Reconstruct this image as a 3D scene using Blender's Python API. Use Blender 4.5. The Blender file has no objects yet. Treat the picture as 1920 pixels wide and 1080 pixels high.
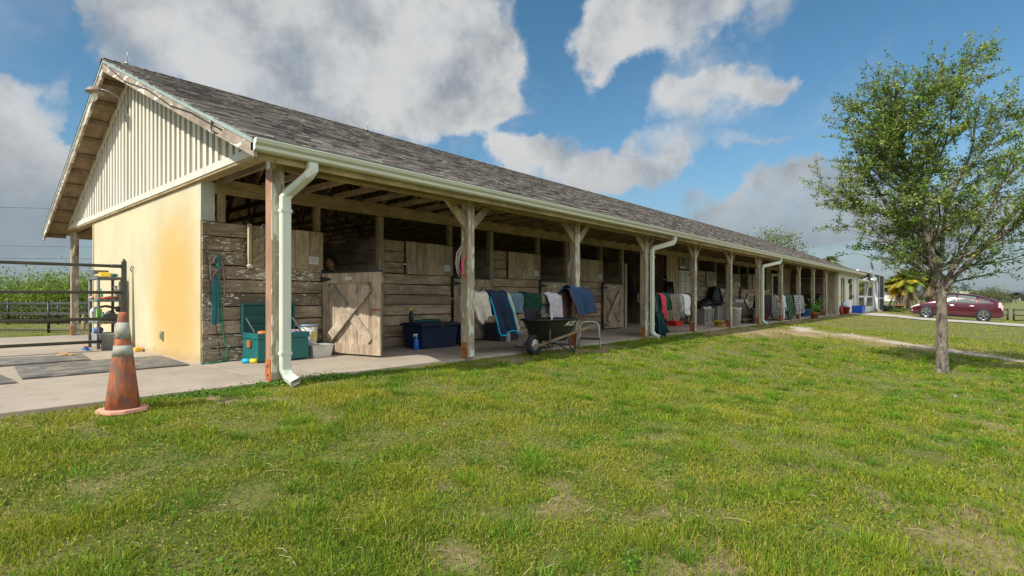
import bpy, math, random
import numpy as np
from mathutils import Vector, Matrix, Euler
random.seed(7); rng = np.random.default_rng(11)
PI = math.pi
SC = bpy.context.scene
COL = SC.collection
# ---------------------------------------------------------------- camera numbers
EXPO = 0.46; SUNE = 3.6; SKYS = .11; CB = 5.5; SKYV = .80; CFILL = 2.9
GN = (720000, 350000, 120000)
CAMZ = .95; FPX = 999.0; HOR = 559.0; YAW = math.radians(41.05)
DX, DY = math.cos(YAW), math.sin(YAW)
def ray(px, py):
    t = (px-960)/FPX
    return Vector((DX+DY*t, DY-DX*t, (HOR-py)/FPX))
def pt(px, D, z=None, py=None):
    r = ray(px, HOR if py is None else py)*D
    return Vector((r.x, r.y, (CAMZ+r.z) if z is None else z))
# ---------------------------------------------------------------- mesh builder
class MB:
    def __init__(s): s.v = []; s.f = []; s.sm = []; s.marks = []
    def mark(s, mat): s.marks.append((len(s.f), mat)); return s
    def add(s, vs, fs, smooth=False):
        n = len(s.v); s.v.extend([tuple(v) for v in vs])
        for f in fs: s.f.append(tuple(i+n for i in f)); s.sm.append(smooth)
        return s
    def box(s, x0, x1, y0, y1, z0, z1):
        vs = [(x, y, z) for z in (z0, z1) for y in (y0, y1) for x in (x0, x1)]
        return s.add(vs, [(0,2,3,1),(4,5,7,6),(0,1,5,4),(2,6,7,3),(0,4,6,2),(1,3,7,5)])
    def bar(s, p, q, w, h, up=(0,0,1)):
        p = Vector(p); q = Vector(q); d = (q-p).normalized(); up = Vector(up)
        if abs(d.dot(up)) > .98: up = Vector((1,0,0))
        a = d.cross(up).normalized()*w/2; b = a.cross(d).normalized()*h/2
        vs = [e+sa*a+sb*b for e in (p, q) for sa, sb in ((-1,-1),(1,-1),(1,1),(-1,1))]
        return s.add(vs, [(0,3,2,1),(4,5,6,7),(0,1,5,4),(1,2,6,5),(2,3,7,6),(3,0,4,7)])
    def tube(s, pts, r, n=8, cap=True):
        pts = [Vector(p) for p in pts]
        rr = r if isinstance(r, (list, tuple)) else [r]*len(pts)
        vs = []; a = None
        for i, p in enumerate(pts):
            d = (pts[min(i+1, len(pts)-1)]-pts[max(i-1, 0)])
            d = d.normalized() if d.length > 1e-9 else Vector((0,0,1))
            if a is None:
                a = d.orthogonal().normalized()
            else:
                a = a-d*a.dot(d)
                a = a.normalized() if a.length > 1e-6 else d.orthogonal().normalized()
            b = d.cross(a)
            for k in range(n):
                t = 2*PI*k/n; vs.append(p+(a*math.cos(t)+b*math.sin(t))*rr[i])
        fs = []
        for i in range(len(pts)-1):
            for k in range(n):
                fs.append((i*n+k, i*n+(k+1)%n, (i+1)*n+(k+1)%n, (i+1)*n+k))
        s.add(vs, fs, True)
        if cap:
            m = len(s.v)-len(vs)
            s.f.append(tuple(m+k for k in reversed(range(n)))); s.sm.append(False)
            s.f.append(tuple(m+(len(pts)-1)*n+k for k in range(n))); s.sm.append(False)
        return s
    def lathe(s, prof, c=(0,0,0), n=24, sx=1, sy=1, M=None, cap=True):
        vs = []
        for r, z in prof:
            for k in range(n):
                t = 2*PI*k/n; v = Vector((r*math.cos(t)*sx, r*math.sin(t)*sy, z))
                if M is not None: v = M @ v
                vs.append(v+Vector(c))
        fs = []
        for i in range(len(prof)-1):
            for k in range(n):
                fs.append((i*n+k, i*n+(k+1)%n, (i+1)*n+(k+1)%n, (i+1)*n+k))
        s.add(vs, fs, True)
        m = len(s.v)-len(vs)
        if not cap: return s
        if prof[0][0] > 1e-4: s.f.append(tuple(m+k for k in reversed(range(n)))); s.sm.append(False)
        if prof[-1][0] > 1e-4: s.f.append(tuple(m+(len(prof)-1)*n+k for k in range(n))); s.sm.append(False)
        return s
    def prism(s, poly, a, b, axis='y'):
        # poly: 2D outline; extruded from a to b along axis
        def P(u, v, w):
            return {'y': (u, w, v), 'x': (w, u, v), 'z': (u, v, w)}[axis]
        n = len(poly)
        vs = [P(u, v, a) for u, v in poly]+[P(u, v, b) for u, v in poly]
        fs = [tuple(range(n)), tuple(reversed(range(n, 2*n)))]
        for i in range(n):
            j = (i+1) % n; fs.append((i, i+n, j+n, j))
        return s.add(vs, fs)
    def taper(s, c, wb, db, wt, dt, h, wall=.012, floor=True):
        x, y, z = c
        def ring(w, d, zz): return [(x-w/2, y-d/2, zz), (x+w/2, y-d/2, zz), (x+w/2, y+d/2, zz), (x-w/2, y+d/2, zz)]
        vs = ring(wb, db, z)+ring(wt, dt, z+h)+ring(wt-2*wall, dt-2*wall, z+h)+ring(wb-2*wall, db-2*wall, z+.015)
        fs = [(3,2,1,0),(12,13,14,15)]
        for k in range(3):
            for i in range(4):
                j = (i+1) % 4; fs.append((4*k+i, 4*k+j, 4*k+4+j, 4*k+4+i))
        return s.add(vs, fs)
    def blob(s, c, r, n=10, m=7, jit=0.0, M=None):
        vs = []; fs = []
        for i in range(m+1):
            a = PI*i/m
            for k in range(n):
                t = 2*PI*k/n; j = 1+random.uniform(-jit, jit)
                v = Vector((r[0]*math.sin(a)*math.cos(t)*j, r[1]*math.sin(a)*math.sin(t)*j, r[2]*math.cos(a)*j))
                if M is not None: v = M @ v
                vs.append(v+Vector(c))
        for i in range(m):
            for k in range(n):
                fs.append((i*n+k, (i+1)*n+k, (i+1)*n+(k+1)%n, i*n+(k+1)%n))
        return s.add(vs, fs, True)
    def build(s, name, mat, parent=None, bevel=0, solid=0, subd=0):
        me = bpy.data.meshes.new(name)
        if parent is None:
            xs = [v[0] for v in s.v]; ys = [v[1] for v in s.v]; zs = [v[2] for v in s.v]
            off = Vector(((min(xs)+max(xs))/2, (min(ys)+max(ys))/2, min(zs)))
        else:
            off = Vector((0,0,0)); p = parent
            while p is not None: off += p.location; p = p.parent
        me.from_pydata([(v[0]-off.x, v[1]-off.y, v[2]-off.z) for v in s.v], [], s.f)
        me.polygons.foreach_set('use_smooth', s.sm)
        me.update()
        o = bpy.data.objects.new(name, me); COL.objects.link(o)
        if parent is None: o.location = off
        else: o.parent = parent
        if mat is not None: me.materials.append(mat)
        for q, (f0, mm) in enumerate(s.marks):
            if mm is not mat: me.materials.append(mm)
            ix = list(me.materials).index(mm)
            f1 = s.marks[q+1][0] if q+1 < len(s.marks) else len(s.f)
            for fi in range(f0, f1): me.polygons[fi].material_index = ix
        if solid:
            m = o.modifiers.new('Solidify', 'SOLIDIFY'); m.thickness = solid; m.offset = 0
        if bevel:
            m = o.modifiers.new('Bevel', 'BEVEL'); m.width = bevel; m.segments = 2; m.limit_method = 'ANGLE'; m.angle_limit = .7
        if subd:
            m = o.modifiers.new('Sub', 'SUBSURF'); m.levels = subd; m.render_levels = subd
        return o
def tag(o, label=None, cat=None, group=None, kind=None):
    if label: o['label'] = label
    if cat: o['category'] = cat
    if group: o['group'] = group
    if kind: o['kind'] = kind
    return o
def thing(name, label, cat, loc=(0,0,0), group=None):
    o = bpy.data.objects.new(name, None); COL.objects.link(o); o.empty_display_size = .1
    o.location = loc
    return tag(o, label, cat, group)
def place(o, loc, rz=0, rx=0, ry=0):
    o.location = loc; o.rotation_euler = (rx, ry, rz); return o
def fmesh(name, verts, faces_n, parent=None, mat=None, col=None, loc=(0,0,0), smooth=False, uniform=3):
    """fast mesh from numpy arrays, all faces with `uniform` corners"""
    me = bpy.data.meshes.new(name)
    nv = len(verts); nf = len(faces_n)
    me.vertices.add(nv); me.vertices.foreach_set('co', np.asarray(verts, dtype=np.float32).ravel())
    me.loops.add(nf*uniform); me.loops.foreach_set('vertex_index', np.asarray(faces_n, dtype=np.int32).ravel())
    me.polygons.add(nf)
    me.polygons.foreach_set('loop_start', np.arange(nf, dtype=np.int32)*uniform)
    me.polygons.foreach_set('loop_total', np.full(nf, uniform, dtype=np.int32))
    if smooth: me.polygons.foreach_set('use_smooth', np.ones(nf, dtype=bool))
    me.update(calc_edges=True)
    if col is not None:
        at = me.color_attributes.new('Col', 'FLOAT_COLOR', 'POINT')
        at.data.foreach_set('color', np.asarray(col, dtype=np.float32).ravel())
    o = bpy.data.objects.new(name, me); COL.objects.link(o); o.location = loc
    if parent is not None: o.parent = parent
    if mat is not None: me.materials.append(mat)
    return o
# ---------------------------------------------------------------- numpy value noise
class VN:
    def __init__(s, seed, n=256):
        s.n = n; s.g = np.random.default_rng(seed).random((n, n))
    def __call__(s, x, y, sc=1.0, oct=1):
        out = 0; amp = 1; tot = 0
        for o in range(oct):
            X = np.asarray(x)*sc*2**o+17.3*o; Y = np.asarray(y)*sc*2**o+5.1*o
            xi = np.floor(X).astype(int); yi = np.floor(Y).astype(int); fx = X-xi; fy = Y-yi
            fx = fx*fx*(3-2*fx); fy = fy*fy*(3-2*fy); n = s.n
            g = s.g
            v = (g[xi%n, yi%n]*(1-fx)+g[(xi+1)%n, yi%n]*fx)*(1-fy)+(g[xi%n, (yi+1)%n]*(1-fx)+g[(xi+1)%n, (yi+1)%n]*fx)*fy
            out = out+v*amp; tot += amp; amp *= .5
        return out/tot
vn1, vn2, vn3 = VN(1), VN(2), VN(3)
# ---------------------------------------------------------------- materials
def nodes(name):
    m = bpy.data.materials.new(name); m.use_nodes = True
    nt = m.node_tree; bs = nt.nodes['Principled BSDF']
    return m, nt, bs
def N(nt, t, **kw):
    n = nt.nodes.new(t)
    for k, v in kw.items():
        if k in n.inputs.keys() if isinstance(k, str) else False: n.inputs[k].default_value = v
        else: setattr(n, k, v)
    return n
def mixrgb(nt, fac, a, b, typ='MIX'):
    n = nt.nodes.new('ShaderNodeMix'); n.data_type = 'RGBA'; n.blend_type = typ
    def s(i, v):
        if hasattr(v, 'links') or isinstance(v, bpy.types.NodeSocket): nt.links.new(v, n.inputs[i])
        else: n.inputs[i].default_value = v if i == 0 else (tuple(v)+(1,) if len(v) == 3 else v)
    s(0, fac); s(6, a); s(7, b)
    return n.outputs[2]
def math_(nt, op, a, b=None, c=None, clamp=False):
    n = nt.nodes.new('ShaderNodeMath'); n.operation = op; n.use_clamp = clamp
    for i, v in enumerate((a, b, c)):
        if v is None: continue
        if isinstance(v, bpy.types.NodeSocket): nt.links.new(v, n.inputs[i])
        else: n.inputs[i].default_value = v
    return n.outputs[0]
def mapr(nt, v, a, b, c=0.0, d=1.0, smooth=True):
    n = nt.nodes.new('ShaderNodeMapRange'); n.interpolation_type = 'SMOOTHSTEP' if smooth else 'LINEAR'
    nt.links.new(v, n.inputs[0])
    for i, q in enumerate((a, b, c, d)): n.inputs[i+1].default_value = q
    return n.outputs[0]
def objmap(nt, scale=(1,1,1), loc=(0,0,0), island=True):
    tc = nt.nodes.new('ShaderNodeTexCoord'); mp = nt.nodes.new('ShaderNodeMapping')
    mp.inputs['Scale'].default_value = scale; mp.inputs['Location'].default_value = loc
    nt.links.new(tc.outputs['Object'], mp.inputs[0])
    if not island: return mp.outputs[0]
    g = nt.nodes.new('ShaderNodeNewGeometry'); ad = nt.nodes.new('ShaderNodeVectorMath'); ad.operation = 'ADD'
    sc = nt.nodes.new('ShaderNodeVectorMath'); sc.operation = 'SCALE'
    cb = nt.nodes.new('ShaderNodeCombineXYZ')
    for i in range(3): nt.links.new(g.outputs['Random Per Island'], cb.inputs[i])
    nt.links.new(cb.outputs[0], sc.inputs[0]); sc.inputs['Scale'].default_value = 37.0
    nt.links.new(mp.outputs[0], ad.inputs[0]); nt.links.new(sc.outputs[0], ad.inputs[1])
    return ad.outputs[0]
def noise(nt, vec, scale, detail=4, rough=.55, dist=0):
    n = nt.nodes.new('ShaderNodeTexNoise'); n.inputs['Scale'].default_value = scale
    n.inputs['Detail'].default_value = detail; n.inputs['Roughness'].default_value = rough; n.inputs['Distortion'].default_value = dist
    if vec is not None: nt.links.new(vec, n.inputs['Vector'])
    return n.outputs[0]
def bump(nt, bs, h, strength=.4, dist=.01):
    b = nt.nodes.new('ShaderNodeBump'); b.inputs['Strength'].default_value = strength; b.inputs['Distance'].default_value = dist
    nt.links.new(h, b.inputs['Height']); nt.links.new(b.outputs[0], bs.inputs['Normal'])
def M(name, c, rough=.6, metal=0, amt=.18, sc=6, isl=0, bmp=.15, dirt=None, coat=0, st=(1,1,1)):
    m, nt, bs = nodes(name)
    v = objmap(nt, st)
    n = noise(nt, v, sc, 5)
    f = mapr(nt, n, .3, .7, 1-amt, 1+amt, False)
    cc = nt.nodes.new('ShaderNodeCombineXYZ')
    for i in range(3): nt.links.new(f, cc.inputs[i])
    col = mixrgb(nt, 1.0, c, cc.outputs[0], 'MULTIPLY')
    if isl:
        g = nt.nodes.new('ShaderNodeNewGeometry')
        f2 = mapr(nt, g.outputs['Random Per Island'], 0, 1, 1-isl, 1+isl, False)
        c2 = nt.nodes.new('ShaderNodeCombineXYZ')
        for i in range(3): nt.links.new(f2, c2.inputs[i])
        col = mixrgb(nt, 1.0, col, c2.outputs[0], 'MULTIPLY')
    if dirt:
        dn = noise(nt, v, dirt[1], 6, .65)
        col = mixrgb(nt, mapr(nt, dn, dirt[2], dirt[2]+.12), col, dirt[0])
    nt.links.new(col, bs.inputs['Base Color'])
    bs.inputs['Roughness'].default_value = rough; bs.inputs['Metallic'].default_value = metal
    if coat: bs.inputs['Coat Weight'].default_value = coat; bs.inputs['Coat Roughness'].default_value = .05
    if bmp: bump(nt, bs, noise(nt, v, sc*6, 4), bmp, .006)
    return m
def wood(name, c1, c2, st, isl=.25, peel=None, bmp=.5, moss=None, rough=.85, knots=True):
    """weathered timber, grain along the axis with the small st value"""
    m, nt, bs = nodes(name)
    v = objmap(nt, st)
    g1 = noise(nt, v, 5, 6, .65, .6); g2 = noise(nt, v, 26, 4, .6)
    f = math_(nt, 'ADD', math_(nt, 'MULTIPLY', g1, .65), math_(nt, 'MULTIPLY', g2, .35))
    col = mixrgb(nt, mapr(nt, f, .36, .64), c2, c1)
    vo = objmap(nt, (1,1,1))
    big = noise(nt, vo, 2.2, 4)
    col = mixrgb(nt, mapr(nt, big, .35, .7, 0, .45), col, tuple(x*.5 for x in c2))
    g = nt.nodes.new('ShaderNodeNewGeometry')
    f2 = mapr(nt, g.outputs['Random Per Island'], 0, 1, 1-isl, 1+isl, False)
    c3 = nt.nodes.new('ShaderNodeCombineXYZ')
    for i in range(3): nt.links.new(f2, c3.inputs[i])
    col = mixrgb(nt, 1.0, col, c3.outputs[0], 'MULTIPLY')
    if knots:
        kv = nt.nodes.new('ShaderNodeTexVoronoi'); kv.inputs['Scale'].default_value = 3.2
        nt.links.new(vo, kv.inputs['Vector'])
        col = mixrgb(nt, mapr(nt, kv.outputs['Distance'], .03, .075, .75, 0), col, tuple(x*.28 for x in c2))
    if moss:
        mn = noise(nt, vo, 3.1, 5, .7); col = mixrgb(nt, mapr(nt, mn, .45, .68, 0, .7), col, moss)
    if peel:
        pc, psc, pth, pst = peel
        pv = objmap(nt, pst, island=False)
        pn = noise(nt, pv, psc, 3, .5); pb = noise(nt, vo, 1.3, 2)
        th = math_(nt, 'ADD', pn, math_(nt, 'MULTIPLY', math_(nt, 'SUBTRACT', pb, .5), .5))
        col = mixrgb(nt, mapr(nt, th, pth, pth+.02), col, pc)
    nt.links.new(col, bs.inputs['Base Color']); bs.inputs['Roughness'].default_value = rough
    bump(nt, bs, f, bmp, .012)
    return m
def foliage(name, c, var=.35, trans=.35, attr=None, sheen=.35):
    m = bpy.data.materials.new(name); m.use_nodes = True; nt = m.node_tree; nt.nodes.clear()
    out = nt.nodes.new('ShaderNodeOutputMaterial')
    if attr:
        a = nt.nodes.new('ShaderNodeVertexColor'); a.layer_name = attr; col = a.outputs[0]
    else:
        g = nt.nodes.new('ShaderNodeNewGeometry')
        f2 = mapr(nt, g.outputs['Random Per Island'], 0, 1, 1-var, 1+var, False)
        c3 = nt.nodes.new('ShaderNodeCombineXYZ')
        for i in range(3): nt.links.new(f2, c3.inputs[i])
        col = mixrgb(nt, 1.0, c, c3.outputs[0], 'MULTIPLY')
    d = nt.nodes.new('ShaderNodeBsdfPrincipled'); d.inputs['Roughness'].default_value = 1-sheen
    d.inputs['Specular IOR Level'].default_value = .2
    t = nt.nodes.new('ShaderNodeBsdfTranslucent'); mx = nt.nodes.new('ShaderNodeMixShader'); mx.inputs[0].default_value = trans
    nt.links.new(col, d.inputs['Base Color']); nt.links.new(mixrgb(nt, 1.0, col, (1.1,1.25,.6), 'MULTIPLY'), t.inputs[0])
    nt.links.new(d.outputs[0], mx.inputs[1]); nt.links.new(t.outputs[0], mx.inputs[2]); nt.links.new(mx.outputs[0], out.inputs[0])
    return m
# ---- palette
W1, W2 = (.36,.26,.16), (.13,.085,.048)
m_plank = wood('plank_wood', (.55,.43,.295), (.24,.175,.112), (.35,2.2,2.2), isl=.3, peel=((.62,.58,.5), 30, .80, (.45,1,1.5)))
m_plank_peel = wood('peeling_plank_wood', (.39,.31,.215), (.17,.125,.08), (.35,2.2,2.2), isl=.28, peel=((.74,.70,.62), 30, .635, (.45,1,1.5)))
m_plank_in = wood('inner_plank_wood', (.52,.41,.28), (.25,.19,.12), (2.2,.35,2.2), isl=.3)
m_vboard = wood('upright_board_wood', (.60,.48,.33), (.34,.255,.165), (2.2,2.2,.35), isl=.22)
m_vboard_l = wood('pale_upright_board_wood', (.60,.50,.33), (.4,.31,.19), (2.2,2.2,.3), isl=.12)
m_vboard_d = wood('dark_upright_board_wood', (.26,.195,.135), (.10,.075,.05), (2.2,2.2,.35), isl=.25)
m_post = wood('post_wood', (.57,.445,.305), (.31,.23,.15), (2.4,2.4,.3), isl=.1, moss=(.34,.33,.22), peel=((.62,.62,.52), 11, .70, (1.3,1.3,.5)))
m_post_face = wood('post_paint_flaking', (.50,.44,.33), (.32,.26,.18), (2.4,2.4,.4), isl=.1, peel=((.62,.61,.50), 12, .56, (1.3,1.3,.45)))
m_post_new = wood('post_bare_wood', (.50,.29,.18), (.33,.18,.11), (2.4,2.4,.22), isl=.05, knots=False)
m_beam = wood('beam_wood', (.56,.43,.23), (.32,.23,.12), (.3,2.2,2.2), isl=.12, moss=(.27,.24,.10))
m_header = wood('header_beam_wood', (.56,.44,.25), (.34,.25,.135), (.3,2.2,2.2), isl=.12)
m_brace = wood('brace_wood', (.50,.40,.24), (.28,.21,.11), (1.2,2.2,1.2), isl=.15)
m_truss = wood('truss_wood', (.42,.32,.2), (.2,.14,.08), (2.2,.4,2.2), isl=.2, knots=False)
m_deck = wood('roof_deck_wood', (.42,.31,.19), (.24,.17,.10), (1.5,.6,1.5), isl=.1)
m_rake = wood('rake_board_wood', (.50,.42,.33), (.28,.21,.15), (2.2,.4,1.2), isl=.06, peel=((.66,.62,.54), 7, .56, (2,.45,2)))
m_doorw = wood('stall_door_wood', (.60,.475,.34), (.30,.225,.15), (2.2,2.2,.35), isl=.18)
m_rack = wood('rack_rail_wood', (.40,.34,.18), (.2,.16,.08), (.35,2.2,2.2), isl=.1, moss=(.2,.21,.07))
m_black = M('black_painted_metal', (.018,.022,.022), .45, amt=.3)
m_gpipe = M('dark_pipe_paint', (.05,.055,.05), .5, amt=.35, dirt=((.16,.1,.06), 9, .62))
m_rust = M('rusty_steel', (.42,.13,.03), .8, .1, amt=.4, sc=14, dirt=((.2,.14,.1), 20, .55))
m_steel = M('galvanised_steel', (.42,.44,.43), .4, .7, amt=.2)
m_hinge = M('dark_hinge_steel', (.05,.055,.055), .55, .5)
m_chrome = M('bright_alloy', (.72,.72,.74), .18, 1, amt=.05, bmp=0)
m_gutter = M('gutter_paint', (.58,.575,.45), .42, amt=.07, sc=3, bmp=.04, st=(.4,1,3), dirt=((.36,.37,.24), 3.0, .6))
m_spout = M('downspout_paint', (.64,.66,.55), .38, amt=.05, sc=3, bmp=.03, dirt=((.45,.46,.36), 5, .68))
m_drip = M('drip_edge_paint', (.34,.40,.36), .45, amt=.12, sc=5, bmp=.03)
m_white = M('white_paint', (.74,.73,.69), .5, amt=.06)
m_paper = M('paper', (.70,.70,.68), .8, amt=.05, bmp=0)
m_ink = M('grey_print', (.28,.28,.3), .8, bmp=0)
m_offw = M('off_white_plastic', (.62,.6,.54), .45, amt=.12, dirt=((.35,.3,.22), 7, .6))
m_rubber = M('black_rubber', (.025,.025,.025), .75, amt=.3)
m_mat = M('grey_rubber_mat', (.135,.132,.122), .85, amt=.4, sc=4, dirt=((.26,.22,.17), 5, .50))
m_stud = wood('stud_wood', (.46,.36,.21), (.24,.17,.09), (2.2,2.2,.35), isl=.15)
def cloth(name, c, c2=None, scale=0, plaid=None, rough=.9):
    m, nt, bs = nodes(name)
    v = objmap(nt, (1,1,1), island=False)
    col = None
    f = mapr(nt, noise(nt, v, 14, 3), .3, .7, .8, 1.2, False)
    cc = nt.nodes.new('ShaderNodeCombineXYZ')
    for i in range(3): nt.links.new(f, cc.inputs[i])
    col = mixrgb(nt, 1.0, c, cc.outputs[0], 'MULTIPLY')
    if plaid:
        for rot in (0, 1):
            w = nt.nodes.new('ShaderNodeTexWave'); w.bands_direction = ('X', 'Z')[rot]; w.inputs['Scale'].default_value = scale
            w.inputs['Distortion'].default_value = .3; nt.links.new(v, w.inputs['Vector'])
            col = mixrgb(nt, mapr(nt, w.outputs['Fac'], .72, .8, 0, .75), col, plaid)
    nt.links.new(col, bs.inputs['Base Color']); bs.inputs['Roughness'].default_value = rough
    bs.inputs['Specular IOR Level'].default_value = .2
    bump(nt, bs, noise(nt, v, 60, 3), .3, .004)
    return m
# ================================================================ camera, sun, sky
cam = bpy.data.cameras.new('camera'); co = bpy.data.objects.new('camera', cam); COL.objects.link(co)
cam.sensor_width = 36; cam.lens = 36*FPX/1920; cam.shift_y = (HOR-540)/1920
cam.clip_start = .05; cam.clip_end = 6000
co.location = (0, 0, CAMZ); co.rotation_euler = (PI/2, 0, YAW-PI/2)
SC.camera = co
SC.view_settings.view_transform = 'Standard'; SC.view_settings.look = 'None'; SC.view_settings.exposure = EXPO
SC.view_settings.gamma = 1
SUNV = Vector((1, -.10, -math.tan(math.radians(42.5))*math.hypot(1, .1))).normalized()
sl = bpy.data.lights.new('sun', 'SUN'); sl.energy = SUNE; sl.angle = math.radians(.5); sl.color = (1, .95, .84)
so = bpy.data.objects.new('sun', sl); COL.objects.link(so); so.rotation_euler = SUNV.to_track_quat('-Z', 'Y').to_euler(); so.location = (-20, 5, 30)
wd = bpy.data.worlds.new('World'); SC.world = wd; wd.use_nodes = True; nt = wd.node_tree; nt.nodes.clear()
outw = nt.nodes.new('ShaderNodeOutputWorld'); bg = nt.nodes.new('ShaderNodeBackground'); bg.inputs['Strength'].default_value = SKYS
sky = nt.nodes.new('ShaderNodeTexSky'); sky.sky_type = 'NISHITA'; sky.sun_disc = False
tosun = -SUNV
sky.sun_elevation = math.asin(tosun.z); sky.sun_rotation = math.atan2(tosun.x, tosun.y)
sky.air_density = 1.0; sky.dust_density = .6; sky.ozone_density = 2.2; sky.altitude = 0
tc = nt.nodes.new('ShaderNodeTexCoord'); sx = nt.nodes.new('ShaderNodeSeparateXYZ'); nt.links.new(tc.outputs['Generated'], sx.inputs[0])
az = math_(nt, 'ARCTAN2', sx.outputs[1], sx.outputs[0]); el = math_(nt, 'ARCSINE', sx.outputs[2])
cv = nt.nodes.new('ShaderNodeCombineXYZ'); nt.links.new(az, cv.inputs[0]); nt.links.new(el, cv.inputs[1])
# billowing warp
wn = nt.nodes.new('ShaderNodeTexNoise'); wn.inputs['Scale'].default_value = 5; wn.inputs['Detail'].default_value = 7; wn.inputs['Roughness'].default_value = .58
nt.links.new(tc.outputs['Generated'], wn.inputs['Vector'])
wc = nt.nodes.new('ShaderNodeVectorMath'); wc.operation = 'SUBTRACT'; nt.links.new(wn.outputs['Color'], wc.inputs[0]); wc.inputs[1].default_value = (.5,.5,.5)
ws = nt.nodes.new('ShaderNodeVectorMath'); ws.operation = 'SCALE'; ws.inputs['Scale'].default_value = .22; nt.links.new(wc.outputs[0], ws.inputs[0])
wv = nt.nodes.new('ShaderNodeVectorMath'); wv.operation = 'ADD'; nt.links.new(cv.outputs[0], wv.inputs[0]); nt.links.new(ws.outputs[0], wv.inputs[1])
def azel(px, py):
    r = ray(px, py).normalized(); return math.atan2(r.y, r.x), math.asin(r.z)
CL = [(330,60,300,150,1),(620,110,330,150,1),(520,10,420,120,1),(770,60,140,110,.9),(905,120,120,130,1),(880,215,140,80,.9),(640,210,200,90,.8),
      (50,230,130,110,1),(40,340,170,110,1),(50,430,190,80,.9),
      (1190,20,230,100,1),(1120,95,95,75,1),(1350,40,170,80,.7),
      (1320,170,120,60,1),(1440,160,55,50,.8),(1370,230,110,70,.6),(1455,285,80,26,.7),(1300,300,90,60,.4),
      (1085,310,190,62,1),(960,290,70,45,.8),(1150,330,120,50,.8),(1480,400,240,70,1),(1550,355,95,60,1),(1650,440,340,70,1),(1840,430,200,90,.9),(1340,385,80,30,.6),
      (1160,180,30,26,.6),(1040,200,36,50,.65),(1240,240,90,90,.35),(-300,200,260,220,1),(2250,380,260,120,1),(700,-260,600,160,.8),
      (1028,110,62,170,-1.1),(1570,150,150,170,-.9),(20,60,110,110,-1.2),(1190,165,70,60,-.7),(1240,420,70,40,-.4),(1000,470,300,60,-.3),(1400,330,120,30,-.4),(1290,330,120,40,.35),(1440,345,70,26,.5),(1620,40,180,40,.3),(1200,400,90,24,.4),(330,215,60,50,-.4),(700,140,60,40,-.35),(170,190,40,90,-.9),(960,245,60,30,-.7),(1130,240,80,26,-.6),(820,300,70,30,-.6)]
tot = None
for (px, py, rx, ry, w) in CL:
    a0, e0 = azel(px, py)
    ra = abs(azel(px+rx*.7, py)[0]-azel(px-rx*.7, py)[0])/1.4; re = abs(azel(px, py+ry*.7)[1]-azel(px, py-ry*.7)[1])/1.4
    mp = nt.nodes.new('ShaderNodeMapping'); mp.vector_type = 'POINT'
    mp.inputs['Scale'].default_value = (1/ra/1.25, 1/re/1.25, 0); mp.inputs['Location'].default_value = (-a0/ra/1.25, -e0/re/1.25, 0)
    nt.links.new(wv.outputs[0], mp.inputs[0])
    gr = nt.nodes.new('ShaderNodeTexGradient'); gr.gradient_type = 'SPHERICAL'; nt.links.new(mp.outputs[0], gr.inputs[0])
    x = math_(nt, 'MULTIPLY', gr.outputs['Fac'], w*1.6)
    tot = x if tot is None else math_(nt, 'ADD', tot, x)
fb = noise(nt, tc.outputs['Generated'], 4.8, 10, .66); fb2 = noise(nt, tc.outputs['Generated'], 14, 6, .6)
tc2 = math_(nt, 'MINIMUM', tot, 1.3)
dens = math_(nt, 'ADD', tc2, math_(nt, 'MULTIPLY', math_(nt, 'SUBTRACT', fb, .5), 1.1))
dens = math_(nt, 'ADD', dens, math_(nt, 'MULTIPLY', math_(nt, 'SUBTRACT', fb2, .5), .75))
mask = mapr(nt, dens, .36, 1.40)
# faint veil of high cloud + grey band low down
veil = mapr(nt, noise(nt, tc.outputs['Generated'], 3.1, 8, .66, .4), .46, .72, 0, .34)
low = mapr(nt, el, -.02, .26, .9, 0)
mask = math_(nt, 'MAXIMUM', mask, veil)
mask = math_(nt, 'MAXIMUM', mask, math_(nt, 'MULTIPLY', mapr(nt, sx.outputs[1], -.5, -.15, 1, 0), mapr(nt, fb, .35, .55)))  # extra clouds added in the unseen -Y sky to light the porch
# light and grey parts of a cloud
shade = noise(nt, tc.outputs['Generated'], 6.0, 7, .6)
thick = mapr(nt, dens, 1.0, 1.9, 0, .40)
lit = math_(nt, 'SUBTRACT', mapr(nt, shade, .3, .62), thick, clamp=True)
lowg = mapr(nt, el, .03, .30, 0.35, 1)
lit = math_(nt, 'MULTIPLY', lit, lowg)
ccol0 = mixrgb(nt, lit, tuple(CB*x for x in (.37,.42,.47)), tuple(CB*x for x in (.84,.84,.83)))
side = mapr(nt, sx.outputs[1], -.75, .0, CFILL, 1)   # out-of-view clouds brightened as fill light for the porch shade
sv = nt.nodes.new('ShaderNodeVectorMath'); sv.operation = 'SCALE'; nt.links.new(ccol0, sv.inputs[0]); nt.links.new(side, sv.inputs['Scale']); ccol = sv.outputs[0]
hs = nt.nodes.new('ShaderNodeHueSaturation'); hs.inputs['Saturation'].default_value = 1.2; hs.inputs['Value'].default_value = SKYV
hs.inputs['Hue'].default_value = .487; nt.links.new(sky.outputs[0], hs.inputs['Color'])
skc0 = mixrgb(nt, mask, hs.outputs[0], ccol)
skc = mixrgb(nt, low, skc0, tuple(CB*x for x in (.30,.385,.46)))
nt.links.new(skc, bg.inputs['Color']); nt.links.new(bg.outputs[0], outw.inputs[0])
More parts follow.
